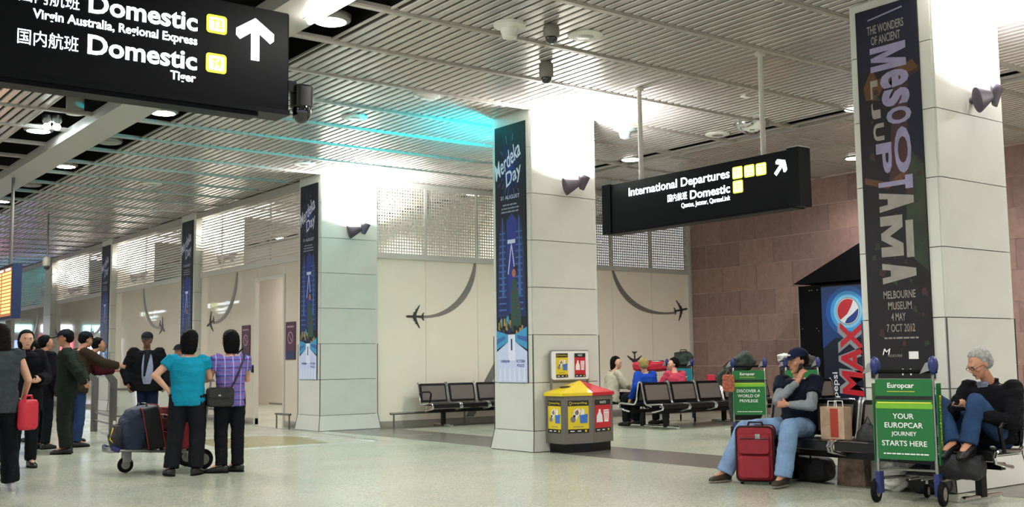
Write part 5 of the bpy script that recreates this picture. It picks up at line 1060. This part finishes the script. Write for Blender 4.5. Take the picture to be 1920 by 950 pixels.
# ------------------------------------------------------------------ luggage
mat('case_red', '#8e1524', .6, 0, .1, 10, bump=.3, bscale=120); mat('case_black', '#16171b', .6, 0, .15, 10, bump=.3, bscale=120); mat('case_navy', '#1b2740', .6, 0, .15, 10, bump=.3, bscale=90); mat('piping_red', '#8c2a22', .6); mat('case_green', '#1f2a22', .7, 0, .2, 12)
def suitcase(label, loc, rz, d=(.4, .24, .55), m1='case_red', pipe='black_plastic', tilt=0, handle=True, t0=None):
    t = thing('suitcase', label, 'suitcase', loc, rz); w_, dp, hh = d; r0 = Matrix.Rotation(tilt, 3, 'X')
    T = lambda p: r0 @ V(p)
    MB().rbox(T((0, 0, hh / 2 + .03)), (w_, dp, hh), .05, R=r0, ax=1).build('shell', m1, t)
    for s in (-1, 1):
        ring = [(x, s * dp / 2 * .96, z + hh / 2 + .03) for x, z in rrect(-w_ / 2, -hh / 2, w_ / 2, hh / 2, .05)]; ring.append(ring[0]); MB().tube([T(p) for p in ring], .008, 6).build('piping', pipe, t)
    MB().rbox(T((0, -dp / 2 - .02, hh * .68 + .03)), (w_ * .82, .05, hh * .36), .03, R=r0, ax=1).build('upper_pocket', m1, t); MB().rbox(T((0, -dp / 2 - .03, hh * .27 + .03)), (w_ * .82, .07, hh * .4), .03, R=r0, ax=1).build('lower_pocket', m1, t)
    for z in (.5, .84): MB().tube([T((-w_ * .38, -dp / 2 - .05, hh * z)), T((w_ * .38, -dp / 2 - .05, hh * z))], .005, 5).build('zip', 'black_plastic', t)
    MB().tube([T(p) for p in ((-w_ * .2, 0, hh + .03), (-w_ * .17, 0, hh + .065), (w_ * .17, 0, hh + .065), (w_ * .2, 0, hh + .03))], .012, 8).build('top_handle', 'black_plastic', t)
    MB().rbox(T((w_ * .1, -dp / 2 - .05, hh * .88)), (.05, .012, .05), .008, R=r0, ax=1).build('tag', 'steel', t)
    for x in (-w_ * .38, w_ * .38):
        for yy in (-dp * .3, dp * .3): MB().lathe([(.02, -.012), (.024, 0), (.02, .012)], T((x, yy, .024)), (1, 0, 0), 10).build('wheel', 'rubber', t)
    return t
suitcase('red upright suitcase on the floor in front of the man in the cap', (8.41, 7.17, 0), -.98, (.36, .22, .53))
def duffel(label, loc, rz, d, mt, kind='bag', extra=None, name='travel_bag', R=None):
    t = thing(name, label, kind, loc, rz); m = MB(); w_, dp, hh = d
    m.loft([((-w_ / 2, 0, hh * .5), Y_, Z_, dp * .3, hh * .3), ((-w_ * .46, 0, hh * .5), Y_, Z_, dp * .44, hh * .45), ((-w_ * .2, 0, hh * .5), Y_, Z_, dp * .5, hh * .5), ((w_ * .2, 0, hh * .5), Y_, Z_, dp * .5, hh * .5), ((w_ * .46, 0, hh * .5), Y_, Z_, dp * .44, hh * .44), ((w_ / 2, 0, hh * .5), Y_, Z_, dp * .3, hh * .3)], 20, .65)
    smooth_remesh(m, 'bag_body', .02, [mt], t, .018, 7, 2)
    MB().tube([(-w_ * .35, 0, hh * .98), (w_ * .35, 0, hh * .98)], .006, 5).build('zip', 'steel', t)
    for s in (-1, 1): MB().tube([(-w_ * .2, s * dp * .47, hh * .7), (-w_ * .15, s * dp * .3, hh * 1.05), (w_ * .15, s * dp * .3, hh * 1.05), (w_ * .2, s * dp * .47, hh * .7)], .01, 6).build('handle', 'black_plastic', t)
    return t
duffel('black bag on the near trolley under the feet of the older man', (8.46, 5.06, .2), -1.3, (.4, .32, .22), 'case_black')
duffel('dark bag on the floor under the bench right behind the near trolley', (8.92, 5.62, .0), -1.4, (.34, .26, .26), 'case_black')
# bags below and on the bench
t = thing('paper_bag', 'tan paper carrier bag with a red stripe standing on the near bench', 'bag', (8.82, 6.52, .445), -pi / 2)
mat('kraft', '#b89f84', .8, 0, .12, 12, bump=.3, bscale=25); mat('stripe_red', '#a83a2c', .7); MB().box((0, 0, .15), (.27, .12, .31)).build('bag_body', 'kraft', t, ang=0)
m = MB(); m.b2((-.02, -.063, .02), (.07, -.0605, .29)); m.build('printed_stripe', 'stripe_red', t, ang=0)
for s in (-.05, .05): MB().tube([(-.05, s, .3), (-.045, s, .36), (.045, s, .36), (.05, s, .3)], .005, 6).build('handle', 'white_print', t)
t = thing('handbag', 'small dark bag on the bench between the paper bag and the green trolley', 'bag', (8.84, 6.18, .445), -pi / 2); m = MB(); m.loft([((0, 0, 0), X_, Y_, .13, .07), ((0, 0, .07), X_, Y_, .12, .06), ((0, 0, .14), X_, Y_, .06, .03), ((0, 0, .16), X_, Y_, .02, .02)], 14); m.build('bag_body', 'bag_black', t); MB().tube([(-.05, 0, .13), (0, 0, .22), (.05, 0, .13)], .006, 6).build('handle', 'bag_black', t)
t = thing('shopping_bag', 'pale patterned carrier bag on the floor under the bench', 'bag', (8.98, 6.45, 0), -pi / 2 + .1); MB().box((0, 0, .13), (.3, .14, .26), taper=(.9, .9)).build('bag_body', mat('paleb', '#8a7566', .8, 0, .5, 9), t, ang=0); MB().tube([(-.06, 0, .26), (0, 0, .3), (.06, 0, .26)], .006, 6).build('handle', 'dev_grey', t)
t = thing('plastic_bag', 'crumpled white plastic bag behind the near trolley wheel', 'bag', (8.86, 5.95, 0), 0); m = MB(); m.ell((0, 0, .11), (.13, .16, .12), 14, 10).ell((0, .02, .22), (.05, .06, .05)); smooth_remesh(m, 'bag_body', .015, ['dev_white'], t, .03, 12, 2)
duffel('black duffel bag on the floor under the far end of the bench', (8.95, 6.95, 0), -pi / 2, (.5, .26, .26), 'case_black')
# the women's luggage cart
t = thing('luggage_cart', 'low steel luggage cart with suitcases beside the woman in teal', 'trolley', (4.86, 12.78, 0), pi / 2)
for s in (-1, 1):
    wheel(t, (s * .27, 0, .12), .12); MB().tube([(s * .22, 0, .2), (s * .2, .95, .27)], .016, 8).build('base_rail', 'steel', t); MB().tube([(s * .24, 0, .1), (s * .24, -.02, .4), (s * .23, -.1, 1.08)], .014, 8).build('upright', 'steel', t)
    MB().tube([(s * .2, .95, .27), (s * .16, 1.02, .3)], .03, 8).build('bumper', 'blue_plastic', t)
for k in range(6): MB().tube([(-.2, .08 + .16 * k, .215 + .011 * k), (.2, .08 + .16 * k, .215 + .011 * k)], .008, 6).build('cross_rod', 'steel', t)
MB().tube([(-.27, -.1, 1.1), (.27, -.1, 1.1)], .018, 8).build('handle_bar', 'rubber', t); MB().tube([(-.2, .96, .275), (.2, .96, .275)], .02, 8).build('front_bar', 'steel', t)
wheel(t, (0, .82, .09), .09, .035, 'castor'); MB().b2((-.03, .76, .12), (.03, .86, .26)).build('castor_fork', 'steel', t); MB().rbox((0, 1.0, .27), (.3, .1, .05), .02).build('nose_plate', 'steel', t)
# bags stand leaning towards the handle
def cart_case(label, yoff, d, m1, pipe, tilt, z=.23):
    t2 = suitcase(label, (4.86 - yoff, 12.78, z), pi / 2 + pi, d, m1, pipe, tilt); return t2
cart_case('dark suitcase with red piping in the middle of the luggage cart', .52, (.44, .2, .5), 'case_black', 'piping_red', .18, .23)
cart_case('red suitcase on the luggage cart behind the legs of the woman in teal', .2, (.44, .2, .5), 'case_red', 'piping_red', .12, .21)
t = thing('backpack', 'navy backpack at the front of the luggage cart', 'backpack', (4.06, 12.76, .27), pi / 2); m = MB()
m.loft([((0, -.02, 0), X_, Y_, .2, .14), ((0, -.03, .15), X_, Y_, .22, .17), ((0, -.06, .32), X_, Y_, .21, .16), ((0, -.1, .45), X_, Y_, .15, .11), ((0, -.12, .49), X_, Y_, .06, .05)], 18, .8); smooth_remesh(m, 'pack_body', .014, ['case_navy'], t, .012, 9, 2)
m = MB(); m.loft([((0, .13, .03), X_, Y_, .14, .06), ((0, .15, .15), X_, Y_, .15, .07), ((0, .11, .27), X_, Y_, .1, .05)], 14, .8); m.build('front_pocket', 'case_black', t)
MB().tube([(-.09, .17, .06), (-.05, .22, .12), (-.02, .18, .25)], .008, 6).build('yellow_cord', 'yellow', t); MB().tube([(-.05, -.1, .47), (0, -.11, .52), (.05, -.1, .47)], .01, 6).build('grab_loop', 'black_plastic', t); MB().rbox((.1, .13, .3), (.06, .02, .04), .01, ax=1).build('badge', 'dev_white', t)
t = thing('magazine', 'white and blue folded magazine tucked behind the backpack on the cart', 'magazine', (4.16, 12.86, .72), pi / 2); MB().box((0, 0, .08), (.1, .02, .24), Matrix.Rotation(.25, 3, 'Y')).build('cover', 'white_print', t, ang=0); MB().box((.028, -.012, .08), (.03, .004, .22), Matrix.Rotation(.25, 3, 'Y')).build('spine_print', 'blue_print', t, ang=0)
# piles on the far trolleys
duffel('long black bag leaning on the far green trolley', (13.05, 11.3, .25), -.86, (.5, .4, .62), 'case_black').rotation_euler.y = 0; duffel('dark bag standing on top of the far green trolley luggage', (13.0, 11.3, .93), -.86, (.66, .32, .3), 'case_green').rotation_euler.y = -.75
duffel('black bag on the trolley behind the capped man', (13.65, 10.75, .25), -.9, (.5, .4, .6), 'case_black'); duffel('bulky dark holdall topping the pile behind the capped man', (13.65, 10.75, .85), -.9, (.55, .34, .42), 'case_black')
t = thing('folded_jacket', 'white jacket lying over the dark bags behind the capped man', 'jacket', (13.5, 10.85, 1.22), -.9); m = MB(); m.ell((0, 0, .02), (.13, .1, .05)).ell((.09, -.09, -.03), (.05, .03, .11)).ell((-.09, -.08, .0), (.05, .03, .07)); smooth_remesh(m, 'cloth', .015, ['dev_white'], t, .02, 10, 2)
duffel('dark green backpack on top of the distant teal trolley', (15.8, 15.25, .75), -.8, (.38, .36, .62), 'case_green', name='backpack'); duffel('red holdall lying across the distant teal trolley', (15.35, 15.6, .98), -.3, (.95, .26, .2), 'bag_red'); duffel('case on the distant teal trolley under the backpack', (15.75, 15.2, .22), -.8, (.45, .4, .5), 'case_navy')
t = thing('hanging_bag', 'small red bag hanging on the side of the distant teal trolley', 'bag', (15.9, 14.62, .5), -.8); MB().rbox((0, 0, .2), (.16, .1, .42), .04, ax=1).build('bag_body', 'bag_red', t)
t = thing('patterned_bag', 'small patterned orange bag hanging from the handle of the far green trolley', 'bag', (12.5, 11.15, .72), -.86); MB().rbox((0, 0, .13), (.18, .08, .26), .04, ax=1).build('bag_body', mat('patt', '#9a5a48', .8, 0, .6, 26), t); MB().tube([(-.04, 0, .25), (0, 0, .34), (.04, 0, .25)], .006, 6).build('handle', 'patt', t)
